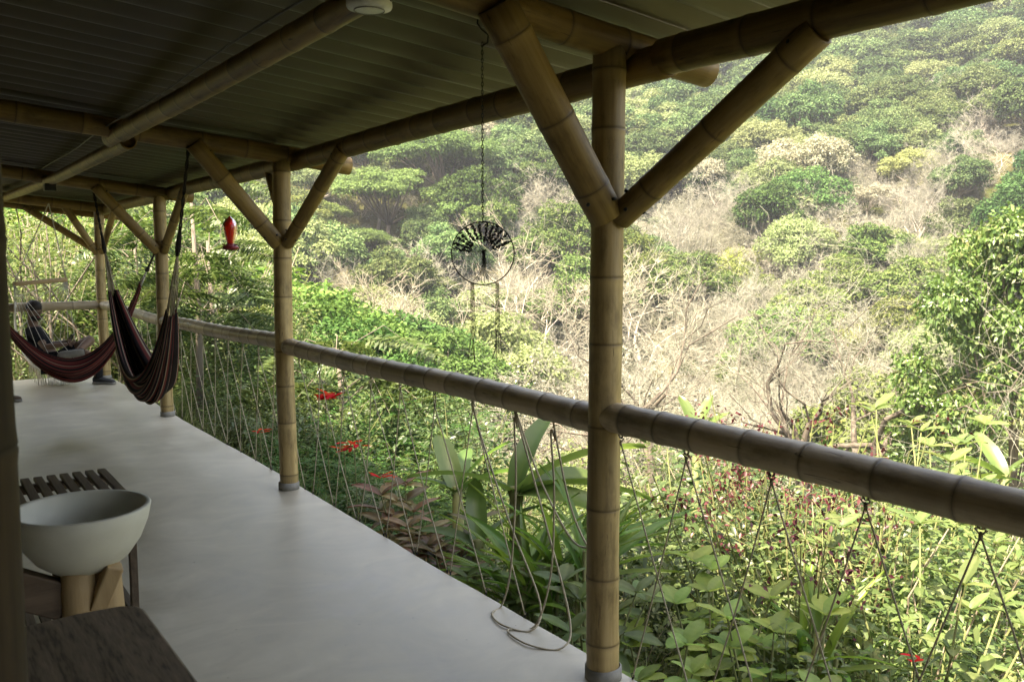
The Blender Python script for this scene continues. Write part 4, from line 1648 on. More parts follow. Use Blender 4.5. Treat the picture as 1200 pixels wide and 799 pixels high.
def slender(seed):
    out, (tp, td, tr) = branch_tree(9.0, .8, 2, (4, 4), seed, trunk_r=.06, up=.6, trunk_f=.5, wig=.2)
    rn = np.random.default_rng(seed)
    n = 1500
    k = rn.integers(0, len(tp), n)
    P = tp[k] + rn.normal(0, .55, (n, 3))
    return mk('trunk', wood_parts(out, 0, 3, 6, .005), M['bark']), mk('crown', [leaves(P, rn.normal(0, 1, (n, 3)), rn.normal(0, .4, (n, 3)) + np.array([0, 0, 1.]), .13 * rn.uniform(.6, 1.3, n), .06, .2, TPL_D)], M['leaf_lime'])


ARCH['slender_tree'] = [slender(700), slender(701), slender(702)]
SRC = {}


def tree(kind, variant, x, y, scale, rz, label, cat='tree', group=None, color=None, zs=1.0, dz=0.0):
    tr, cr = ARCH[kind][variant % len(ARCH[kind])]
    e = empty(kind, (x, y, tz(x, y) - .1 + dz), rz)
    e.scale = (scale, scale, scale * zs)
    tag(e, label, cat, group)
    a = bpy.data.objects.new('culms' if 'bamboo' in kind else 'trunk', tr); COL.objects.link(a); a.parent = e
    b_ = bpy.data.objects.new('twigs' if kind in ('bare_tree', 'dry_scrub_tree', 'gnarled_tree') else 'crown', cr); COL.objects.link(b_); b_.parent = e
    if color:
        b_.color = (*color, 1)
    SRC.setdefault(tr.name, a); SRC.setdefault(cr.name, b_)
    return e


# find where a photo direction meets the terrain
def hit(px, py):
    a, b_ = ray(px)
    k = -(py - 298) / FPX
    lo = None
    for Z in np.concatenate([np.arange(3, 60, .5), np.arange(60, 700, 2.0)]):
        if H + k * Z < tz(a * Z, b_ * Z):
            return a * Z, b_ * Z, Z
    return a * 400, b_ * 400, 400


# ------------------------------------------------------------------ feature trees on the slopes
rn = random.Random(12)
FEAT = []


def feature(kind, px, py_base, top_py, label, variant=0, color=None, h=None, rz=None, Z=None, zs=1.0, slim=1.0):
    """tree whose foot meets the slope at px,py_base and whose top reaches top_py"""
    if Z is None:
        x, y, Z = hit(px, py_base)
    else:
        a, b_ = ray(px); x, y = a * Z, b_ * Z
    zb = tz(x, y)
    ht = (H + (298 - top_py) / FPX * Z) - zb
    base_h = {'broadleaf_tree': 9.2, 'umbrella_tree': 9.2, 'pale_crowned_tree': 8.4, 'bare_tree': 9.0, 'dry_scrub_tree': 5.6, 'dry_leaved_tree': 8.5, 'bamboo_clump': 5.6, 'gnarled_tree': 9.5, 'glossy_tree': 9.0}[kind]
    s = ht / base_h * slim
    zs = zs / slim
    FEAT.append((x, y, 5 * s))
    return tree(kind, variant, x, y, s, rn.uniform(0, 6) if rz is None else rz, label, color=color, zs=zs)


def gnarled(seed, Hh=9.0):
    out, (tp, td, tr) = branch_tree(Hh, 1.0, 5, (4, 4, 4, 4, 3), seed, trunk_r=.29, up=.22, trunk_f=.40, wig=.36)
    tr_ = mk('trunk', wood_parts(out, 0, 3, 7, .012), M['bark_gnarled'])
    parts = wood_parts(out, 4, 5, 3, .005)
    rn = np.random.default_rng(seed + 5)
    n = len(tp)
    for q in range(3):
        d = unit(td + rn.normal(0, .8, td.shape))
        parts.append(segs(tp, tp + d * rn.uniform(.15, .5, (n, 1)), np.full(n, .005), np.full(n, .002), 3))
    return tr_, mk('crown', parts, M['twig_grey'])


ARCH['gnarled_tree'] = [gnarled(801), gnarled(804), gnarled(807)]
# glossy tree at the right edge
cr, ce = clump_crown(500, 3.7, 7.4, 1.6, 76, 900, .16, 'leaf_glossy', csize=.21, up_n=.4, shell=.6)
ARCH['glossy_tree'] = [(limb_trunk(50, ce, 3.5, .2, 'bark'), cr)]
feature('glossy_tree', 1205, 0, 228, 'dense glossy green tree rising at the right edge of the picture', Z=27, slim=.66)
feature('umbrella_tree', 520, 262, 150, 'spreading feathery green tree high above the hanging ornament', 0)
feature('umbrella_tree', 455, 300, 195, 'feathery green tree below and left of the spreading one above the ornament', 1)
feature('broadleaf_tree', 640, 262, 172, 'round green tree on the slope beside the near brace', 2, (.8, .95, .8))
feature('pale_crowned_tree', 1062, 232, 172, 'rounded cream topped tree alone on the right hillside', 0, (1.25, 1.2, 1.05))
feature('broadleaf_tree', 868, 252, 196, 'dark green layered tree on the hillside right of the nearest post', 1, (.5, .72, .55))
feature('pale_crowned_tree', 1160, 165, 108, 'large soft green rounded tree near the upper right', 1, (.75, .85, .7))
feature('bamboo_clump', 872, 335, 284, 'yellow green bamboo clump in the middle of the bare trees', 0)
feature('bamboo_clump', 838, 345, 292, 'smaller yellow green bamboo clump left of the larger one', 0)
feature('bamboo_clump', 915, 450, 380, 'yellow green clump showing through the bare tree branches', 0)
feature('bamboo_clump', 990, 450, 372, 'yellow green clump right of the grey bare tree', 0)
feature('gnarled_tree', 958, 0, 278, 'large spreading bare grey tree right of centre with forked trunk', 0, None, Z=31)
feature('gnarled_tree', 1020, 0, 318, 'bare tree with dark leaning limbs beside the large spreading one', 1, None, Z=29)
feature('gnarled_tree', 772, 0, 348, 'crooked dark limbed bare tree just right of the nearest post', 2, None, Z=26)
feature('dry_scrub_tree', 850, 0, 350, 'grey twiggy tree low between the crooked tree and the large one', 0, (1, 1, .95), Z=40)
feature('dry_scrub_tree', 690, 0, 330, 'grey twiggy tree low behind the nearest post', 1, None, Z=38)
feature('bare_tree', 745, 0, 240, 'pale bare tree crowning above the near post junction', 3, (1.25, 1.2, 1.1), Z=75)
feature('bare_tree', 628, 0, 235, 'pale bare tree with white trunk beside the hanging ornament', 1, (1.2, 1.15, 1.05), Z=72)
feature('bare_tree', 485, 0, 262, 'tall thin white stemmed tree left of the ornament', 2, (1.1, 1.08, 1), Z=66)
feature('bare_tree', 432, 0, 258, 'pinkish bare tree between the second post and the ornament', 3, (1.15, 1.05, .95), Z=60)
feature('broadleaf_tree', 470, 0, 330, 'dark green tree low in the valley left of the ornament tassels', 3, (.55, .8, .6), Z=48)
feature('broadleaf_tree', 510, 0, 368, 'dark bush just above the rail left of the ornament tassels', 2, (.6, .85, .6), Z=42)
feature('broadleaf_tree', 372, 0, 300, 'leafy green tree just right of the second post', 1, (.9, 1.1, .7), Z=34)

# ------------------------------------------------------------------ forest on the slopes
pts = []
rg = np.random.default_rng(5)
r_ = 50.0
while r_ < 520:
    sp_ = 4.9 + (r_ - 50) * .017
    az0, az1 = math.radians(-6), math.radians(78)
    n = int((az1 - az0) * r_ / sp_)
    for k in range(n):
        az = az0 + (az1 - az0) * (k + rg.uniform(0, 1)) / n
        rr = r_ + rg.uniform(-.5, .5) * sp_
        pts.append((rr * math.sin(az), rr * math.cos(az), sp_))
    r_ += sp_ * .92
for k in range(420):
    rr = math.sqrt(rg.uniform(48 ** 2, 170 ** 2)); az = rg.uniform(math.radians(32), math.radians(62))
    pts.append((rr * math.sin(az), rr * math.cos(az), 5.4))
P_ = np.array(pts)
Zt = terrain(P_[:, 0], P_[:, 1])
ppx, ppy, pZ = proj(P_[:, 0], P_[:, 1], Zt + 5)
N1 = fbm(P_[:, 0], P_[:, 1], .03, 8)
N2 = fbm(P_[:, 0], P_[:, 1], .05, 9)
rows = []
for k in range(len(P_)):
    x, y, sp_ = P_[k]
    if any((x - fx) ** 2 + (y - fy) ** 2 < (fr * .8) ** 2 for fx, fy, fr in FEAT): continue
    px, py = ppx[k], ppy[k]
    # how much of the wood is leafless here
    if px < 340: b_ = .18
    elif px < 560: b_ = .50 if 230 < py < 400 else .12
    elif px < 800: b_ = .72 if py > 170 else .25
    else:
        dgl = 260 - (px - 800) * .30           # bare belt climbs to the right
        b_ = .72 if py > dgl - 25 else (.25 if py > dgl - 70 else .03)
    b_ += (.22 if py > 170 else .06) * N1[k]
    if 560 < px < 1075 and py > 215 + max(0, px - 900) * -.25: b_ = .88
    q = rg.random()
    if q < b_:
        kind = rg.choice(['bare_tree'] * 4 + ['dry_scrub_tree'] * 3 + (['dry_leaved_tree'] if py < 230 else ['bare_tree']))
        if py > 350 and rg.random() < .4: kind = 'dry_scrub_tree'
    else:
        kind = rg.choice(['broadleaf_tree', 'broadleaf_tree', 'broadleaf_tree', 'broadleaf_tree', 'umbrella_tree', 'pale_crowned_tree'] if px > 350 else ['broadleaf_tree', 'umbrella_tree', 'broadleaf_tree', 'pale_crowned_tree'])
    if kind == 'umbrella_tree' and (px > 560 or rg.random() < .4): kind = 'broadleaf_tree'
    s = sp_ / 6.4 * rg.uniform(.75, 1.35) * (1.05 if 'tree' == kind else 1)
    if kind == 'umbrella_tree': s *= .82
    if kind == 'dry_scrub_tree': s *= 1.15
    s = min(s, 1.7)
    rows.append((kind, x, y, s, px, py, pZ[k], int(rg.integers(0, 5)), rg.uniform(0, 6.28), N2[k]))
rows.sort(key=lambda r: -(r[3] / r[6] if -20 < r[4] < 1230 and -60 < r[5] < 560 else 0))
GEN = {'bare_tree': 'leafless pale tree', 'dry_scrub_tree': 'grey twiggy low tree', 'dry_leaved_tree': 'beige dry leaved tree', 'broadleaf_tree': 'round crowned green tree',
       'umbrella_tree': 'flat topped feathery green tree', 'pale_crowned_tree': 'pale green rounded tree', 'bamboo_clump': 'bamboo clump'}


def zone(px, py):
    h = 'left of second post'
    for lim, tx in ((330, 'just right of second post'), (450, 'left of wire ornament'), (560, 'right of wire ornament'), (705, 'just right of nearest post'), (800, 'under the sloping brace'), (880, 'right of the sloping brace'), (960, 'between brace and right edge'), (1050, 'beside the glossy tree'), (1130, 'at the right edge')):
        if px >= lim: h = tx
    v = 'high on slope' if py < 190 else ('midway up slope' if py < 300 else 'low in valley')
    return v + ', ' + h


rest = []
KC = {}
for k, (kind, x, y, s, px, py, Z, v, rz, n2) in enumerate(rows):
    if k < 290:
        g = max(.6, 1 + .22 * n2)
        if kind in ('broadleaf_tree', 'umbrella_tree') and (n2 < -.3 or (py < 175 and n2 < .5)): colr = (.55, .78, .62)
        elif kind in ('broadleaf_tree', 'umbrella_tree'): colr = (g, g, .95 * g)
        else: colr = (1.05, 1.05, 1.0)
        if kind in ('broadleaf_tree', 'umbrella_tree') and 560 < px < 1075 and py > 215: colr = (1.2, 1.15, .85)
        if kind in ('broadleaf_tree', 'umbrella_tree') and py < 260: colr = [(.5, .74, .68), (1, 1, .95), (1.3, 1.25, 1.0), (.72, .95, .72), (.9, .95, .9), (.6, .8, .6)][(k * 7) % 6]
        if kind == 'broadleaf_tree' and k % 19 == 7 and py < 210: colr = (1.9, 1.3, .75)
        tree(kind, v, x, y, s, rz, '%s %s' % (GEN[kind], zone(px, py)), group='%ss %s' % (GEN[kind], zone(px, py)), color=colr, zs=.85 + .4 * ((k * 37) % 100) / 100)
    else:
        rest.append((kind, x, y, s, v, rz))

# remaining far woodland: one object, geometry nodes
order = []
for kd in ('bare_tree', 'dry_scrub_tree', 'dry_leaved_tree', 'broadleaf_tree', 'umbrella_tree', 'pale_crowned_tree'):
    for v in range(len(ARCH[kd])):
        order.append((kd, v))
SRCP = {}
for (kd, v) in order:
    tr, cr = ARCH[kd][v]
    SRCP[(kd, v)] = (SRC.get(tr.name), SRC.get(cr.name))
ok = [o_ for o_ in order if SRCP[o_][0] is not None]
idx_of = {o_: i_ for i_, o_ in enumerate(ok)}
for k in range(2600):
    rr_ = math.sqrt(rg.uniform(46 ** 2, 420 ** 2)) if k > 900 else rg.uniform(40, 130)
    az = rg.uniform(math.radians(-4), math.radians(76))
    x, y = rr_ * math.sin(az), rr_ * math.cos(az)
    kd = rg.choice(['dry_scrub_tree', 'broadleaf_tree', 'dry_scrub_tree', 'dry_leaved_tree', 'bare_tree'])
    rest.append((kd, x, y, rg.uniform(.28, .55), int(rg.integers(0, 5)), rg.uniform(0, 6.28)))
RP = np.array([(x, y, 0) for _, x, y, _, _, _ in rest])
RP[:, 2] = terrain(RP[:, 0], RP[:, 1]) - .15
me = bpy.data.meshes.new('distant_woodland')
me.vertices.add(len(RP))
me.vertices.foreach_set('co', RP.astype(np.float32).ravel())
ids = []
for kd, x, y, s, v, rz in rest:
    key = (kd, v % len(ARCH[kd]))
    ids.append(idx_of.get(key, idx_of.get((kd, 0), 0)))
a = me.attributes.new('pick', 'INT', 'POINT'); a.data.foreach_set('value', ids)
a = me.attributes.new('size', 'FLOAT', 'POINT'); a.data.foreach_set('value', [r[3] for r in rest])
a = me.attributes.new('turn', 'FLOAT', 'POINT'); a.data.foreach_set('value', [r[5] for r in rest])
wood_o = link('distant_woodland', me)
tag(wood_o, 'mixed green and leafless woodland covering the rest of the opposite hillside', kind='stuff')
ng = bpy.data.node_groups.new('scatter_woodland', 'GeometryNodeTree')
ng.interface.new_socket('Geometry', in_out='INPUT', socket_type='NodeSocketGeometry')
ng.interface.new_socket('Geometry', in_out='OUTPUT', socket_type='NodeSocketGeometry')
gi = ng.nodes.new('NodeGroupInput'); go = ng.nodes.new('NodeGroupOutput')
cur = None
for i_, key in enumerate(ok):
    jn = ng.nodes.new('GeometryNodeJoinGeometry')
    for o_ in SRCP[key]:
        oi = ng.nodes.new('GeometryNodeObjectInfo'); oi.transform_space = 'ORIGINAL'
        oi.inputs['Object'].default_value = o_
        oi.inputs['As Instance'].default_value = False
        ng.links.new(oi.outputs['Geometry'], jn.inputs[0])
    g2 = ng.nodes.new('GeometryNodeGeometryToInstance')
    ng.links.new(jn.outputs[0], g2.inputs[0])
    iop = ng.nodes.new('GeometryNodeInstanceOnPoints')
    ng.links.new(gi.outputs[0], iop.inputs['Points'])
    ng.links.new(g2.outputs[0], iop.inputs['Instance'])
    at = ng.nodes.new('GeometryNodeInputNamedAttribute'); at.data_type = 'INT'; at.inputs['Name'].default_value = 'pick'
    cmp_ = ng.nodes.new('FunctionNodeCompare'); cmp_.data_type = 'INT'; cmp_.operation = 'EQUAL'
    ng.links.new(at.outputs['Attribute'], cmp_.inputs[2]); cmp_.inputs[3].default_value = i_
    ng.links.new(cmp_.outputs[0], iop.inputs['Selection'])
    a1 = ng.nodes.new('GeometryNodeInputNamedAttribute'); a1.data_type = 'FLOAT'; a1.inputs['Name'].default_value = 'size'
    a2 = ng.nodes.new('GeometryNodeInputNamedAttribute'); a2.data_type = 'FLOAT'; a2.inputs['Name'].default_value = 'turn'
    cx = ng.nodes.new('ShaderNodeCombineXYZ')
    ng.links.new(a2.outputs['Attribute'], cx.inputs[2])
    ng.links.new(cx.outputs[0], iop.inputs['Rotation'])
    ng.links.new(a1.outputs['Attribute'], iop.inputs['Scale'])
    if cur is None:
        cur = ng.nodes.new('GeometryNodeJoinGeometry')
    ng.links.new(iop.outputs[0], cur.inputs[0])
ng.links.new(cur.outputs[0], go.inputs[0])
md = wood_o.modifiers.new('scatter', 'NODES')
md.node_group = ng

# ------------------------------------------------------------------ near plants
def leafy_shrub(seed, Hh, spread, nst, nleaf, leaf, mat, stem='stem', tpl=TPL_L, wid=.45, cluster=0, droop=.3):
    rn = np.random.default_rng(seed)
    mb_ = MB()
    P, D = [], []
    for k in range(nst):
        a = rn.uniform(0, 2 * PI)
        out_ = spread * rn.uniform(.2, 1.0)
        hh_ = Hh * rn.uniform(.55, 1.0)
        pts = []
        bx_, by_ = rn.normal(0, .06, 2)
        for f in np.linspace(0, 1, 6):
            pts.append(Vector((bx_ + math.cos(a) * out_ * f ** 1.3 + rn.normal(0, .02) * Hh, by_ + math.sin(a) * out_ * f ** 1.3 + rn.normal(0, .02) * Hh, hh_ * f - .1)))
        mb_.tube(pts, [max(.003, .011 * Hh / 2 * (1 - .75 * f)) for f in np.linspace(0, 1, 6)], 5, cap=False)
        for q in range(nleaf // nst):
            f = rn.uniform(.22, 1.0) ** .8
            i_ = min(int(f * 5), 4)
            b_ = np.array(pts[i_].lerp(pts[i_ + 1], f * 5 - i_))
            an = rn.uniform(0, 2 * PI)
            o_ = np.array([math.cos(an), math.sin(an), rn.uniform(-.1, .6)])
            st_ = rn.uniform(0, .14 + .09 * Hh) * (1.1 - .5 * f)
            P.append(b_ + o_ * st_)
            D.append(o_ + rn.normal(0, .35, 3))
    P, D = np.array(P), np.array(D)
    n = len(P)
    L_ = leaf * rn.uniform(.6, 1.25, n)
    cr_ = mk('foliage', [leaves(P, D, rn.normal(0, .45, P.shape) + np.array([0, 0, 1.]), L_, L_ * wid, droop, tpl, np.clip(rn.normal(.45, .25, n), 0, 1))], M[mat])
    me_ = bpy.data.meshes.new('stems')
    me_.from_pydata(mb_.v, [], mb_.f)
    me_.materials.append(M[stem])
    return me_, cr_


def fern_shrub(seed, Hh, spread, nfr, mat, pin=.085):
    """shrub of feathery pinnate fronds"""
    rn = np.random.default_rng(seed)
    mb_ = MB()
    P, D, Nn, L_ = [], [], [], []
    nst = 9
    tops = []
    for k in range(nst):
        a = rn.uniform(0, 2 * PI); o_ = spread * rn.uniform(.1, .7); hh_ = Hh * rn.uniform(.5, .95)
        pts = [Vector((math.cos(a) * o_ * f, math.sin(a) * o_ * f, hh_ * f - .1)) for f in np.linspace(0, 1, 5)]
        mb_.tube(pts, [.010, .008, .007, .005, .003], 5, cap=False)
        tops.append(pts)
    for k in range(nfr):
        pts = tops[k % nst]
        f = rn.uniform(.25, 1)
        i_ = min(int(f * 4), 3)
        b_ = np.array(pts[i_].lerp(pts[i_ + 1], f * 4 - i_))
        a = rn.uniform(0, 2 * PI)
        d = np.array([math.cos(a), math.sin(a), rn.uniform(.1, .8)])
        Lf = rn.uniform(.35, .6) * (.6 + .25 * Hh)
        m_ = 15
        prev = b_
        for q in range(1, m_ + 1):
            g = q / m_
            c_ = b_ + d * Lf * g - np.array([0, 0, .35 * Lf * g * g])
            sdd = np.cross(d, [0, 0, 1]); sdd = sdd / (np.linalg.norm(sdd) + 1e-9)
            for s in (-1, 1):
                P.append(c_); D.append(sdd * s + d * .35 + np.array([0, 0, -.1]) + rn.normal(0, .1, 3)); L_.append(pin * (1 - .5 * abs(g - .4)) * (.7 + .2 * Hh))
            prev = c_
        mb_.tube([Vector(b_), Vector(b_ + d * Lf * .5 - np.array([0, 0, .0875 * Lf])), Vector(b_ + d * Lf - np.array([0, 0, .35 * Lf]))], .0025, 3, cap=False)
    P, D, L_ = np.array(P), np.array(D), np.array(L_)
    cr_ = mk('foliage', [leaves(P, D, rn.normal(0, .25, P.shape) + np.array([0, 0, 1.]), L_, L_ * .38, .1, TPL_D, np.clip(rn.normal(.5, .25, len(P)), 0, 1))], M[mat])
    me_ = bpy.data.meshes.new('stems')
    me_.from_pydata(mb_.v, [], mb_.f)
    me_.materials.append(M['stem'])
    return me_, cr_


SH = {
    'leafy_shrub': [leafy_shrub(600, 2.4, 1.0, 24, 3900, .085, 'leaf_near'), leafy_shrub(601, 2.4, 1.1, 22, 3900, .075, 'leaf_near', wid=.5), leafy_shrub(602, 2.4, 1.1, 22, 2600, .105, 'leaf_near', wid=.35)],
    'lime_shrub': [leafy_shrub(610, 2.4, 1.0, 22, 3400, .09, 'leaf_lime'), leafy_shrub(611, 2.4, .9, 20, 3400, .08, 'leaf_lime', 'stem_dry'), leafy_shrub(612, 2.4, 1.0, 20, 2400, .12, 'leaf_lime', wid=.3)],
    'feathery_shrub': [fern_shrub(620, 2.0, 1.2, 210, 'leaf_fern'), fern_shrub(621, 2.0, 1.3, 210, 'leaf_fern', .075)],
    'small_leaved_bush': [leafy_shrub(630, 1.3, .9, 30, 4200, .060, 'leaf_near', wid=.55), leafy_shrub(631, 1.3, .9, 30, 4200, .055, 'leaf_fern', wid=.55)],
    'twiggy_shrub': [bare_arch(640, 2.6, 'twig_grey', 'stem_dry', rmin=.0045, extra=3, kids=(6, 4, 3, 3), trunk_f=.25, leafy=0, spread=.9) if False else None],
}
SH['tall_lime_shrub'] = [leafy_shrub(650, 4.6, 1.7, 44, 6500, .125, 'leaf_lime', 'stem_dry'), leafy_shrub(651, 4.6, 1.5, 36, 5200, .15, 'leaf_lime')]
SH['tall_green_shrub'] = [leafy_shrub(652, 4.6, 1.7, 40, 7000, .10, 'leaf_near', 'stem_dry')]
# twiggy shrubs with scattered small leaves
def twiggy(seed, Hh=2.6):
    out, (tp, td, tr) = branch_tree(Hh, .8, 3, (7, 4, 4), seed, trunk_r=.018, up=.9, trunk_f=.22)
    tr_ = mk('stems', wood_parts(out, 0, 3, 5, .003), M['stem_dry'])
    rn = np.random.default_rng(seed)
    n = 900
    k = rn.integers(0, len(tp), n)
    P = tp[k] + rn.normal(0, .14, (n, 3))
    return tr_, mk('foliage', [leaves(P, rn.normal(0, 1, (n, 3)), rn.normal(0, .4, (n, 3)) + np.array([0, 0, 1.]), .06 * rn.uniform(.6, 1.3, n), .03, .2, TPL_L)], M['leaf_lime'])


SH['twiggy_shrub'] = [twiggy(645), twiggy(646), twiggy(647)]


def shrub(kind, v, x, y, s, rz, label, group=None, color=None, zs=1.0, dz=0):
    st_, fo = SH[kind][v % len(SH[kind])]
    e = empty(kind, (x, y, tz(x, y) + dz), rz)
    e.scale = (s, s, s * zs)
    tag(e, label, 'shrub', group)
    a_ = bpy.data.objects.new('stems', st_); COL.objects.link(a_); a_.parent = e
    b_ = bpy.data.objects.new('foliage', fo); COL.objects.link(b_); b_.parent = e
    if color: b_.color = (*color, 1)
    return e


SLAB = {'leafy_shrub': 'mid green leafy shrub', 'lime_shrub': 'light yellowish green shrub', 'feathery_shrub': 'dark feathery leaved shrub', 'small_leaved_bush': 'dense small leaved bush', 'twiggy_shrub': 'thin stemmed twiggy shrub', 'tall_lime_shrub': 'light yellowish green shrub', 'tall_green_shrub': 'mid green leafy shrub'}


def where(px, Z):
    h = 'beyond deck end' if px < 200 else ('left of second post' if px < 330 else ('right of second post' if px < 520 else ('left of nearest post' if px < 705 else ('right of nearest post' if px < 930 else 'at picture right'))))
    d = 'at deck edge' if Z < 5 else ('below the rail' if Z < 12 else 'further downhill')
    return d + ', ' + h


rg = np.random.default_rng(77)
# slope rows: px range, distance outward
for s_out, step in ((.75, .55), (1.35, .7), (2.1, .85), (3.1, 1.05), (4.4, 1.25), (6.0, 1.5), (8.2, 1.9), (11, 2.3), (14.5, 2.7), (19, 3.0), (24, 3.4), (30, 3.8)):
    yy = -1.5
    ymax = 14 + s_out * 2.2
    while yy < ymax:
        x = 2.2 + s_out + rg.uniform(-.3, .3) * step
        y = yy + rg.uniform(-.3, .3) * step
        yy += step
        px, py, Z = proj(x, y, 0)
        if Z < 1.8 or px < -60 or px > 1330: continue
        q = rg.random()
        far = s_out > 7
        if px < 330:
            kind = 'leafy_shrub' if q < .35 else ('lime_shrub' if q < .65 else ('feathery_shrub' if q < .85 else 'twiggy_shrub'))
        elif px < 560:
            kind = 'feathery_shrub' if q < .5 else ('leafy_shrub' if q < .75 else ('small_leaved_bush' if q < .9 else 'twiggy_shrub'))
        elif px < 740:
            kind = 'small_leaved_bush' if q < .4 else ('leafy_shrub' if q < .65 else ('lime_shrub' if q < .8 else 'twiggy_shrub'))
        else:
            kind = 'lime_shrub' if q < .32 else ('leafy_shrub' if q < .58 else ('twiggy_shrub' if q < .82 else 'small_leaved_bush'))
        if far and px > 480: kind = 'twiggy_shrub' if q < .62 else ('lime_shrub' if q < .82 else 'leafy_shrub')
        # height limited so the tops stay below where the photo shows them
        zb = tz(x, y)
        if px < 330: top_py = rg.uniform(330, 430) if s_out > 2 else rg.uniform(400, 520)
        elif px < 560: top_py = rg.uniform(400, 510)
        elif px < 740: top_py = rg.uniform(480, 600)
        else: top_py = rg.uniform(470, 600)
        if s_out < 1.6: top_py = max(top_py, 298 + (H + .35) * FPX / Z * rg.uniform(.75, 1.0))
        ztop = H - (top_py - 298) / FPX * Z
        hgt = min(max(ztop - zb, .5), 3.4)
        base = 1.3 if kind == 'small_leaved_bush' else 2.4
        s = hgt / base
        s = min(s, 1.5)
        shrub(kind, int(rg.integers(0, 3)), x, y, s, rg.uniform(0, 6.28), '%s %s' % (SLAB[kind], where(px, Z)), '%ss %s' % (SLAB[kind], where(px, Z)))

# bushes and small trees past the far end of the deck
k = 0
for (px, Z, top) in [(20, 15, 262), (55, 14.2, 300), (85, 16, 250), (110, 14.5, 330), (140, 17, 255), (165, 15, 320), (30, 20, 240), (70, 22, 235), (125, 21, 240), (180, 20, 250), (215, 18, 262), (245, 21, 270),
                     (0, 17, 250), (-30, 15, 260), (205, 15, 345), (232, 14, 380), (265, 15, 380), (290, 18, 320), (310, 15, 400), (95, 13.6, 390), (60, 13.4, 400), (25, 13.3, 400)]:
    a_, b_ = ray(px)
    x, y = a_ * Z, b_ * Z
    if y < 12.9 and x < 2.6: y = 12.95
    zt_ = H - (top - 298) / FPX * Z
    kd = ['tall_lime_shrub', 'tall_green_shrub', 'tall_lime_shrub', 'tall_lime_shrub', 'twiggy_shrub'][k % 5]
    s = (zt_ - tz(x, y)) / (2.4 if kd == 'twiggy_shrub' else 4.5)
    shrub(kd, k, x, y, s, k * 1.3, '%s %s' % ('tall ' + SLAB[kd], where(px, Z)), 'tall %ss %s' % (SLAB[kd], where(px, Z)), zs=1.0)
    k += 1

# pale slender trees past the end of the deck
for (px, Z, top, col_, lab) in [(52, 12.6, 150, (1, 1, .95), 'slender pale trunked tree behind the seated man'), (20, 13.5, 140, (1, 1, 1), 'slender pale tree at the far left beyond the deck'), (100, 14, 160, (1, 1, 1), 'slender tree between the man and the far corner post')]:
    a_, b_ = ray(px)
    tree('slender_tree', int(Z), a_ * Z, b_ * Z, (H - (top - 298) / FPX * Z - tz(a_ * Z, b_ * Z)) / 9, Z, lab, color=col_)
# leafy trees closing the left distance
for (px, Z, top, v, col_, lab) in [(60, 30, 205, 0, (1.0, 1.25, .6), 'yellow green tree behind the hammock chair'), (150, 33, 200, 1, (.9, 1.2, .6), 'green tree filling the gap between the far post and the third post'),
                                   (10, 27, 215, 2, (1.1, 1.3, .6), 'bright green tree at the far left'), (235, 36, 240, 3, (.8, 1.1, .6), 'green tree behind the bird feeder'), (290, 40, 285, 4, (.9, 1.1, .65), 'green tree below the bird feeder'),
                                   (330, 46, 300, 0, (.8, 1.05, .7), 'green tree directly behind the second post'), (405, 26, 345, 1, (.62, .78, .55), 'mid green tree low between the second post and the wire ornament'), (450, 30, 372, 3, (.6, .85, .6), 'dark green tree just above the rail left of the ornament'), (360, 30, 325, 2, (.8, .95, .6), 'light green tree close right of the second post'), (105, 45, 190, 3, (1, 1.2, .7), 'taller green tree far behind the hammocks')]:
    a_, b_ = ray(px)
    tree('broadleaf_tree', v, a_ * Z, b_ * Z, (H - (top - 298) / FPX * Z - tz(a_ * Z, b_ * Z)) / 9.2, v * 1.1, lab, color=col_)

# big-leaf things: leaves as parts -------------------------------------------------
def leaf_mesh(name, mat, L, W, nseg=7, curl=.25, fold=.12, wavy=0, shape='oval'):
    """one leaf along +X, drooping, with a raised-edge fold; midrib along the middle"""
    vs, fs, vv = [], [], []
    for i_ in range(nseg + 1):
        f = i_ / nseg
        if shape == 'oval': w_ = math.sin(PI * min(1, f * .93 + .04)) ** .8
        elif shape == 'strap': w_ = min(1, (f + .12) * 4) * (1 - max(0, f - .5) * 2) ** .7 if f < 1 else 0.02
        else: w_ = (math.sin(PI * (f * .9 + .06))) ** .45
        if f == 1: w_ = .03
        zc = -curl * L * f * f
        for s in (-1, -.5, 0, .5, 1):
            vs.append((f * L * (1 - .12 * curl * f), s * w_ * W / 2, zc + abs(s) * fold * W + wavy * math.sin(f * 17 + s * 2) * abs(s) * W - (.004 * L if s == 0 else 0)))
            vv.append(.2 + .35 * f + (.3 if s == 0 else 0) + (.10 if i_ % 2 else 0))
    for i_ in range(nseg):
        for q in range(4):
            a_ = i_ * 5 + q
            fs.append((a_, a_ + 5, a_ + 6, a_ + 1))
    me_ = bpy.data.meshes.new(name)
    me_.from_pydata(vs, [], fs)
    me_.polygons.foreach_set('use_smooth', [True] * len(fs))
    at_ = me_.attributes.new('var', 'FLOAT', 'POINT'); at_.data.foreach_set('value', vv)
    me_.materials.append(M[mat])
    return me_


def place_leaf(me_, parent, base, direction, s=1.0, roll=0.0, name='leaf'):
    o_ = bpy.data.objects.new(name, me_)
    COL.objects.link(o_)
    o_.parent = parent
    d = Vector(direction).normalized()
    q = d.to_track_quat('X', 'Z')
    o_.rotation_mode = 'QUATERNION'
    from mathutils import Quaternion
    o_.rotation_quaternion = q @ Quaternion((1, 0, 0), roll)
    o_.location = base
    o_.scale = (s, s, s)
    return o_


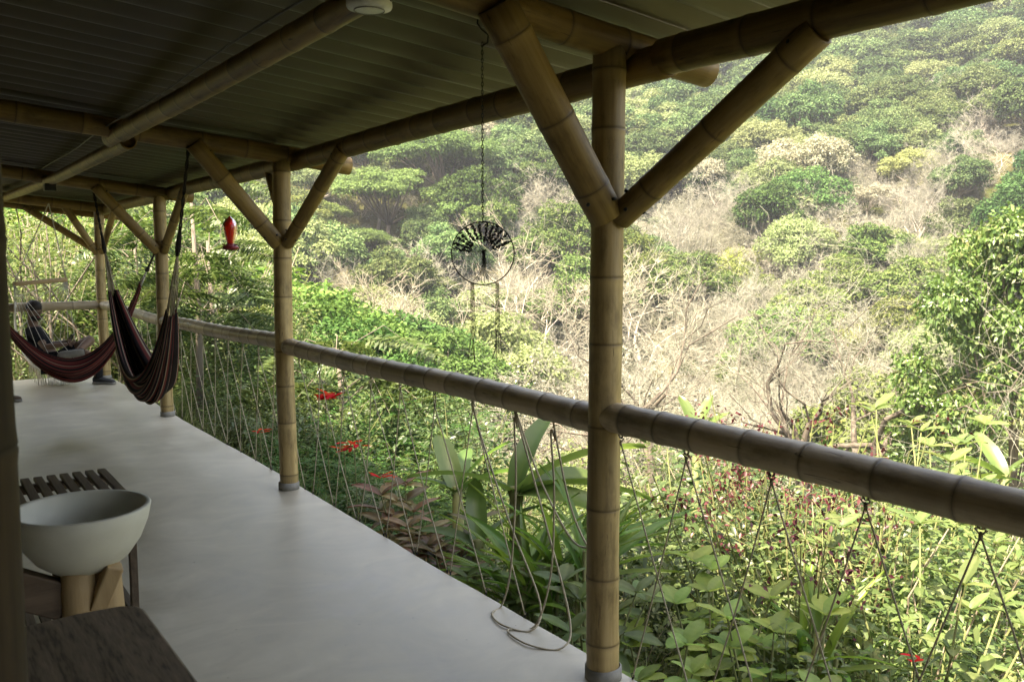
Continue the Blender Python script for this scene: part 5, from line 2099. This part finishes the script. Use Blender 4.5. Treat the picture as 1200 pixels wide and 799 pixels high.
LM = {'banana': leaf_mesh('banana_leaf', 'leaf_banana', 1.3, .36, 12, .45, .14, .015, 'ban'),
      'big': leaf_mesh('broad_leaf', 'leaf_big', .135, .078, 13, .25, .10, .02),
      'mid': leaf_mesh('broad_leaf', 'leaf_lime', .15, .06, 9, .3, .12, .02),
      'strap': leaf_mesh('strap_leaf', 'leaf_strap', .75, .065, 9, .35, .18, 0, 'strap'),
      'croton': leaf_mesh('croton_leaf', 'leaf_croton', .19, .07, 7, .40, .15, .02),
      'star': leaf_mesh('bract', 'petal_red', .085, .035, 4, .1, .1)}


def banana(px, Z, leafspec, label, dz=0):
    a_, b_ = ray(px)
    x, y = a_ * Z, b_ * Z
    e = empty('banana_plant', (x, y, tz(x, y)))
    tag(e, label, 'banana plant')
    top = 1.0
    zc = leafspec[0]
    MB().tube([(0, 0, -.2), (.01, 0, zc * .5), (0, .01, zc)], [.07, .055, .035], 10).build('stem', M['stem'], e)
    for (az, el, s) in leafspec[1]:
        d = Vector((CS * math.cos(az) + SN * math.sin(az), -SN * math.cos(az) + CS * math.sin(az), 0)) * math.cos(el) + Vector((0, 0, math.sin(el)))
        place_leaf(LM['banana'], e, Vector((0, 0, zc - .05)), d, s, random.uniform(-.6, .6))
        MB().tube([(0, 0, zc - .25), Vector((0, 0, zc - .05)) + d * .04], [.02, .014], 6).build('leaf_stalk', M['stem'], e)
    return e


random.seed(31)
zz_ = lambda px, Z, py: H - (py - 298) / FPX * Z - tz(ray(px)[0] * Z, ray(px)[1] * Z)
banana(535, 6.6, (zz_(535, 6.6, 575), [(0.5, 1.15, .42), (2.2, 1.05, .46), (1.5, .9, .4), (2.8, .5, .45), (.2, .7, .45)]), 'banana plant with upright leaves left of the nearest post, below the rail')
banana(605, 5.2, (zz_(605, 5.2, 575), [(0.25, .75, .62), (.05, .4, .6), (2.9, .55, .5), (1.3, 1.1, .5), (-.5, .3, .5), (.6, .35, .62)]), 'banana plant with broad arching leaves nearest the big post')
banana(820, 9.5, (zz_(820, 9.5, 515), [(1.2, 1.3, .45), (1.9, 1.3, .45), (.5, 1.0, .4), (2.7, 1.0, .4)]), 'banana plant with upright leaves peeping above the rail right of the nearest post')
banana(1190, 7.5, (zz_(1190, 7.5, 560), [(2.6, .7, .42), (2.0, 1.1, .4), (.4, .9, .4), (3.1, .3, .4)]), 'banana plant at the right edge behind the rail')
banana(560, 5.0, (zz_(560, 5.0, 640), [(2.9, .6, .3), (.5, .9, .35), (1.8, 1.2, .35)]), 'small banana plant low beside the deck edge')


def strap_plant(px, Z, top_py, n, s, label, seed):
    rn_ = random.Random(seed)
    a_, b_ = ray(px)
    x, y = a_ * Z, b_ * Z
    e = empty('strap_leaved_plant', (x, y, tz(x, y)))
    tag(e, label, 'plant', 'strap leaved plants beside the deck')
    h_ = max(.1, zz_(px, Z, top_py) - .55 * s)
    for q in range(4):
        ox, oy = rn_.uniform(-.12, .12), rn_.uniform(-.12, .12)
        hq = h_ * rn_.uniform(.75, 1.05)
        MB().tube([(ox * .3, oy * .3, -.1), (ox, oy, hq)], [.018, .012], 6).build('stem', M['stem'], e)
        for k in range(n // 4):
            az = rn_.uniform(0, 2 * PI)
            el_ = rn_.uniform(.5, 1.35)
            place_leaf(LM['strap'], e, (ox, oy, hq * rn_.uniform(.7, 1.0)), (math.cos(az) * math.cos(el_), math.sin(az) * math.cos(el_), math.sin(el_)), s * rn_.uniform(.7, 1.1), rn_.uniform(-.5, .5))


strap_plant(640, 4.5, 565, 30, .85, 'tall strap leaved plant left of the nearest post', 1)
strap_plant(668, 4.8, 545, 26, .85, 'strap leaved plant just touching the nearest post', 2)
strap_plant(610, 4.5, 585, 22, .7, 'shorter strap leaved plant beside the slack ropes', 3)
strap_plant(690, 4.4, 560, 22, .75, 'strap leaved plant half behind the nearest post', 5)
strap_plant(960, 4.0, 600, 18, .7, 'strap leaved plant among weeds right of the nearest post', 4)


def broad_plant(px, Z, top_py, nst, label, seed, mesh='big', s=1.0, cat='plant', name='broad_leaved_plant', spread=.32, per=9):
    rn_ = random.Random(seed)
    a_, b_ = ray(px)
    x, y = a_ * Z, b_ * Z
    e = empty(name, (x, y, tz(x, y)))
    tag(e, label, cat)
    h_ = zz_(px, Z, top_py)
    for q in range(nst):
        az = rn_.uniform(0, 2 * PI)
        o_ = spread * math.sqrt(rn_.random())
        hq = h_ * rn_.uniform(.62, .98)
        tip = Vector((math.cos(az) * o_, math.sin(az) * o_, hq))
        MB().tube([(0, 0, -.1), (tip.x * .5, tip.y * .5, hq * .6), tip], [.009, .007, .004], 5).build('stem', M['stem'], e)
        for k in range(per):
            a2 = k * 2.4 + rn_.uniform(-.3, .3)
            up = .9 - .16 * k + rn_.uniform(-.15, .15)
            f = 1 - .045 * k * (1 if k > 3 else 0)
            place_leaf(LM[mesh], e, (tip.x * f, tip.y * f, hq * f), (math.cos(a2), math.sin(a2), max(up, -.25)), s * rn_.uniform(.75, 1.2), rn_.uniform(-.3, .3))
    return e


broad_plant(850, 4.2, 672, 7, 'light green broad leaved plant at the bottom right of the nearest post', 1, s=1.05, spread=.30)
broad_plant(912, 3.9, 705, 7, 'light green broad leaved plant in the bottom middle right', 2, s=1.05, spread=.30)
broad_plant(785, 3.6, 735, 6, 'broad leaved plant low beside the base of the nearest post', 3, s=.9, spread=.3)
broad_plant(1010, 2.9, 755, 3, 'broad leaved plant at the bottom between two ropes', 4, s=.9, spread=.35)
broad_plant(1110, 4.0, 610, 8, 'lime leaved plant below the rail at the right', 5, 'mid', s=1.05, spread=.5)
broad_plant(760, 4.2, 735, 3, 'broad leaved plant just right of the nearest post', 6, s=.9, spread=.4)
broad_plant(690, 3.9, 660, 6, 'dark broad leaved plant at the foot of the nearest post', 7, 'mid', s=1.1, spread=.3)
broad_plant(570, 4.35, 672, 6, 'broad leaved plant by the slack ropes on the deck edge', 8, 'mid', s=.9, spread=.3)
broad_plant(1060, 5.5, 470, 12, 'tall light green plant rising above the rail at the right', 9, 'mid', s=1.05, spread=.7)
broad_plant(1130, 6.0, 455, 12, 'taller light green plant above the rail near the right edge', 10, 'mid', s=1.05, spread=.8)
broad_plant(478, 5.55, 575, 9, 'croton with pink and cream leaves at the deck edge', 11, 'croton', 1.0, name='croton', spread=.25, per=9)
broad_plant(505, 5.2, 622, 10, 'croton with dark red edged leaves below the pink one', 12, 'croton', 1.0, name='croton', spread=.3, per=9)
broad_plant(540, 4.9, 650, 7, 'croton with yellowish green leaves nearest the slack rope', 13, 'croton', .9, name='croton', spread=.25, per=9)

# red flowers
def red_flower(px, py, Z, n, label, s=1.0):
    p_ = atZ(px, py, Z)
    e = empty('red_flower', tuple(p_))
    tag(e, label, 'flower')
    zg = tz(p_.x, p_.y)
    MB().tube([(0, 0, 0), (.03, .02, (zg - p_.z) * .5), (0, 0, zg - p_.z)], .004, 5).build('stem', M['stem'], e)
    rn_ = random.Random(px)
    for k in range(n):
        a2 = k * 2.399
        place_leaf(LM['star'], e, (rn_.uniform(-.05, .05) * s, rn_.uniform(-.05, .05) * s, rn_.uniform(0, .02)), (math.cos(a2), math.sin(a2), rn_.uniform(-.1, .6)), s * rn_.uniform(.8, 1.2), 0, 'petal')


red_flower(379, 470, 6.2, 14, 'bright red flower cluster just right of the second post', 1.3)
red_flower(412, 525, 6.0, 8, 'small red flower lower right of the bright cluster', 1.0)
red_flower(400, 533, 6.1, 8, 'dull red flower left of the small one', .9)
red_flower(300, 509, 7.2, 6, 'tiny red flower left of the second post', .8)
red_flower(447, 566, 5.6, 6, 'small red flower above the croton', .9)
red_flower(1092, 795, 3.0, 5, 'red flower at the bottom right between the ropes', .5)

# maroon flowering shrubs
def maroon(px, Z, top_py, label, seed, n=520, spread=.75):
    n = int(n * 1.4)
    rn_ = np.random.default_rng(seed)
    a_, b_ = ray(px)
    x, y = a_ * Z, b_ * Z
    h_ = zz_(px, Z, top_py)
    e = empty('maroon_flowered_shrub', (x, y, tz(x, y)))
    tag(e, label, 'shrub')
    mb_ = MB()
    P = []
    for k in range(8):
        a2 = rn_.uniform(0, 2 * PI); o_ = spread * rn_.uniform(.2, 1); hq = h_ * rn_.uniform(.84, 1)
        pts = [Vector((math.cos(a2) * o_ * f ** 1.5, math.sin(a2) * o_ * f ** 1.5, hq * f - .1)) for f in np.linspace(0, 1, 5)]
        mb_.tube(pts, [.011, .009, .007, .005, .003], 5, cap=False)
        for q in range(4):
            f = rn_.uniform(.72, 1.0)
            c_ = pts[3].lerp(pts[4], (f - .72) / .28)
            tip = c_ + Vector((rn_.uniform(-.22, .22), rn_.uniform(-.22, .22), rn_.uniform(0, .15)))
            mb_.tube([c_, tip], [.003, .002], 4, cap=False)
            P.append(np.array(tip) + rn_.normal(0, .045, (n // 44, 3)) * np.array([1.5, 1.5, .6]))
    P = np.concatenate(P)
    mb_.build('stems', M['stem'], e)
    link('blossom', mk('blossom', [leaves(P, rn_.normal(0, 1, P.shape), rn_.normal(0, .6, P.shape) + np.array([0, 0, 1.]), .035, .02, .2, TPL_D)], M['leaf_maroon']), e)
    n2 = 260
    k = rn_.integers(0, len(P), n2)
    P2 = P[k] * np.array([.9, .9, .6]) + rn_.normal(0, .15, (n2, 3))
    link('foliage', mk('foliage', [leaves(P2, rn_.normal(0, 1, P2.shape), rn_.normal(0, .6, P2.shape) + np.array([0, 0, 1.]), .08, .035, .2, TPL_L)], M['leaf_lime']), e)


maroon(925, 5.2, 442, 'tall shrub with dark maroon flower sprays above the rail', 1, 620)
maroon(880, 5.0, 475, 'maroon flowered shrub behind the rail right of the nearest post', 2, 320)
maroon(950, 4.2, 565, 'maroon flowered shrub below the rail amid grasses', 3, 200, .4)
maroon(1010, 4.8, 500, 'sparse maroon flowered shrub towards the right', 4, 240)

# large drooping compound leaves beside the far posts
def parasol_leaf_tree(px, Z, top_py, label, seed, n=16):
    rn_ = np.random.default_rng(seed)
    a_, b_ = ray(px)
    x, y = a_ * Z, b_ * Z
    h_ = zz_(px, Z, top_py)
    e = empty('compound_leaved_tree', (x, y, tz(x, y)))
    tag(e, label, 'tree')
    mb_ = MB().tube([(0, 0, -.3), (.06, .03, h_ * .5), (0, 0, h_ * .9)], [.06, .045, .02], 8)
    P, D, L_ = [], [], []
    for k in range(n):
        f = rn_.uniform(.42, 1.0)
        a2 = k * 2.4
        b0 = np.array([.03, .02, h_ * f * .95])
        d = np.array([math.cos(a2), math.sin(a2), rn_.uniform(.05, .9)])
        Lf = rn_.uniform(.7, 1.25)
        mb_.tube([Vector(b0), Vector(b0 + d * Lf * .5), Vector(b0 + d * Lf - np.array([0, 0, .6 * Lf]))], [.008, .006, .003], 4, cap=False)
        for q in range(3, 11):
            g = q / 10
            c_ = b0 + d * Lf * g - np.array([0, 0, .6 * Lf * g * g])
            sd_ = np.cross(d, [0, 0, 1]); sd_ /= np.linalg.norm(sd_)
            for s in (-1, 1):
                dd = sd_ * s + d * .5
                Ls = .42 * (1.1 - abs(g - .55))
                for w_ in range(1, 7):
                    h2 = w_ / 6
                    cc = c_ + dd * Ls * h2 - np.array([0, 0, .45 * h2 * h2 * Ls])
                    for s2 in (-1, 1):
                        P.append(cc); D.append(d * s2 + dd * .5 + np.array([0, 0, -.15])); L_.append(.17 * (1.1 - .5 * h2))
    P, D, L_ = np.array(P), np.array(D), np.array(L_)
    mb_.build('trunk', M['bark'], e)
    link('crown', mk('crown', [leaves(P, D, rn_.normal(0, .2, P.shape) + np.array([0, 0, 1.]), L_, L_ * .36, .15, TPL_D)], M['leaf_near']), e)


parasol_leaf_tree(228, 12.5, 205, 'tree with large drooping compound leaves left of the bird feeder', 1, 22)
parasol_leaf_tree(245, 14.5, 255, 'compound leaved tree below the bird feeder', 2, 18)
parasol_leaf_tree(160, 14.8, 240, 'compound leaved tree between the far corner post and the third post', 3, 16)
parasol_leaf_tree(395, 11.0, 395, 'compound leaved small tree right of the second post', 4, 14)

# ground cover on the near slope: leaves and grass
n = 52000
u = rg.random(n) ** 1.7 * 26
x = 2.25 + u
y = rg.uniform(-2, 1, n) + rg.random(n) * (16 + u * 1.8)
z = terrain(x, y)
P = np.stack([x, y, z + rg.random(n) ** 2 * .30], 1)
D = rg.normal(0, 1, (n, 3)); D[:, 2] = np.abs(D[:, 2]) * .8
sz = (.06 + .010 * u) * rg.uniform(.6, 1.4, n)
me = mk('ground_cover', [leaves(P, D, rg.normal(0, .5, (n, 3)) + np.array([0, 0, 1.]), sz, sz * .45, .2, TPL_D)], M['leaf_litter'])
tag(link('ground_cover', me), 'low leaves and litter covering the slope under the shrubs', 'undergrowth', kind='stuff')
n = 26000
u = rg.random(n) ** 1.3 * 16
x = 2.3 + u
y = rg.uniform(-2, 1, n) + rg.random(n) * (14 + u * 1.5)
P = np.stack([x, y, terrain(x, y) - .02], 1)
D = rg.normal(0, .28, (n, 3)); D[:, 2] = 1
L_ = rg.uniform(.25, .8, n)
me = mk('tall_grass', [leaves(P, D, rg.normal(0, 1, (n, 3)), L_, .012, -.0, TPL_D)], M['leaf_lime'])
tag(link('tall_grass', me), 'thin tall grass blades between the shrubs on the near slope', 'grass', kind='stuff')

# far pale roof glimpsed among the trees
for (px, py, Zr, lab) in [(535, 240, 150, 'small pale roofed hut glimpsed among trees above the ornament'), (600, 243, 150, 'second pale roofed hut right of the first')]:
    p_ = atZ(px, py, Zr)
    e = empty('hut', (p_.x, p_.y, tz(p_.x, p_.y)))
    tag(e, lab, 'hut')
    hz = p_.z - e.location.z
    MB().box((0, 0, hz / 2 - .2), (2.6, 2.2, hz)).build('wall', M['plaster'], e)
    o = MB().add([(-1.7, -1.5, hz + .1), (1.7, -1.5, hz + .1), (1.7, 1.5, hz + .1), (-1.7, 1.5, hz + .1), (-1.7, 0, hz + .8), (1.7, 0, hz + .8)],
                 [(0, 1, 5, 4), (2, 3, 4, 5), (0, 4, 3), (1, 2, 5), (0, 3, 2, 1)]).build('roof', M['plastic_white'], e, smooth=False)

# ------------------------------------------------------------------ tell look-alikes apart by their order in the picture
ORD = ['first', 'second', 'third', 'fourth', 'fifth', 'sixth', 'seventh', 'eighth', 'ninth', 'tenth', 'eleventh', 'twelfth', 'thirteenth', 'fourteenth', 'fifteenth', 'sixteenth', 'seventeenth', 'eighteenth', 'nineteenth', 'twentieth', 'twenty-first', 'twenty-second', 'twenty-third', 'twenty-fourth']
by = {}
for o in sc.objects:
    if o.parent is None and 'label' in o and 'category' in o: by.setdefault(o['label'], []).append(o)
for lab, os_ in by.items():
    if len(os_) < 2: continue
    os_.sort(key=lambda o: float(proj(o.location.x, o.location.y, o.location.z)[0]))
    if len(os_) <= 24:
        for k, o in enumerate(os_): o['label'] = lab + ', ' + ORD[k] + ' from left'

# ------------------------------------------------------------------ haze
HAZE = 0.0005
if HAZE:
    hb = MB().box((150, 250, 110), (1300, 1300, 290)).build('haze', M['black'])
    hm = bpy.data.materials.new('valley_haze')
    hm.use_nodes = True
    t = hm.node_tree
    t.nodes.clear()
    out = t.nodes.new('ShaderNodeOutputMaterial')
    pv = t.nodes.new('ShaderNodeVolumePrincipled')
    pv.inputs['Color'].default_value = (.86, .92, 1, 1)
    pv.inputs['Density'].default_value = HAZE
    pv.inputs['Anisotropy'].default_value = .2
    t.links.new(pv.outputs[0], out.inputs['Volume'])
    hb.data.materials.clear()
    hb.data.materials.append(hm)
    hb.display_type = 'WIRE'
    tag(hb, 'pale haze filling the valley air', kind='stuff')
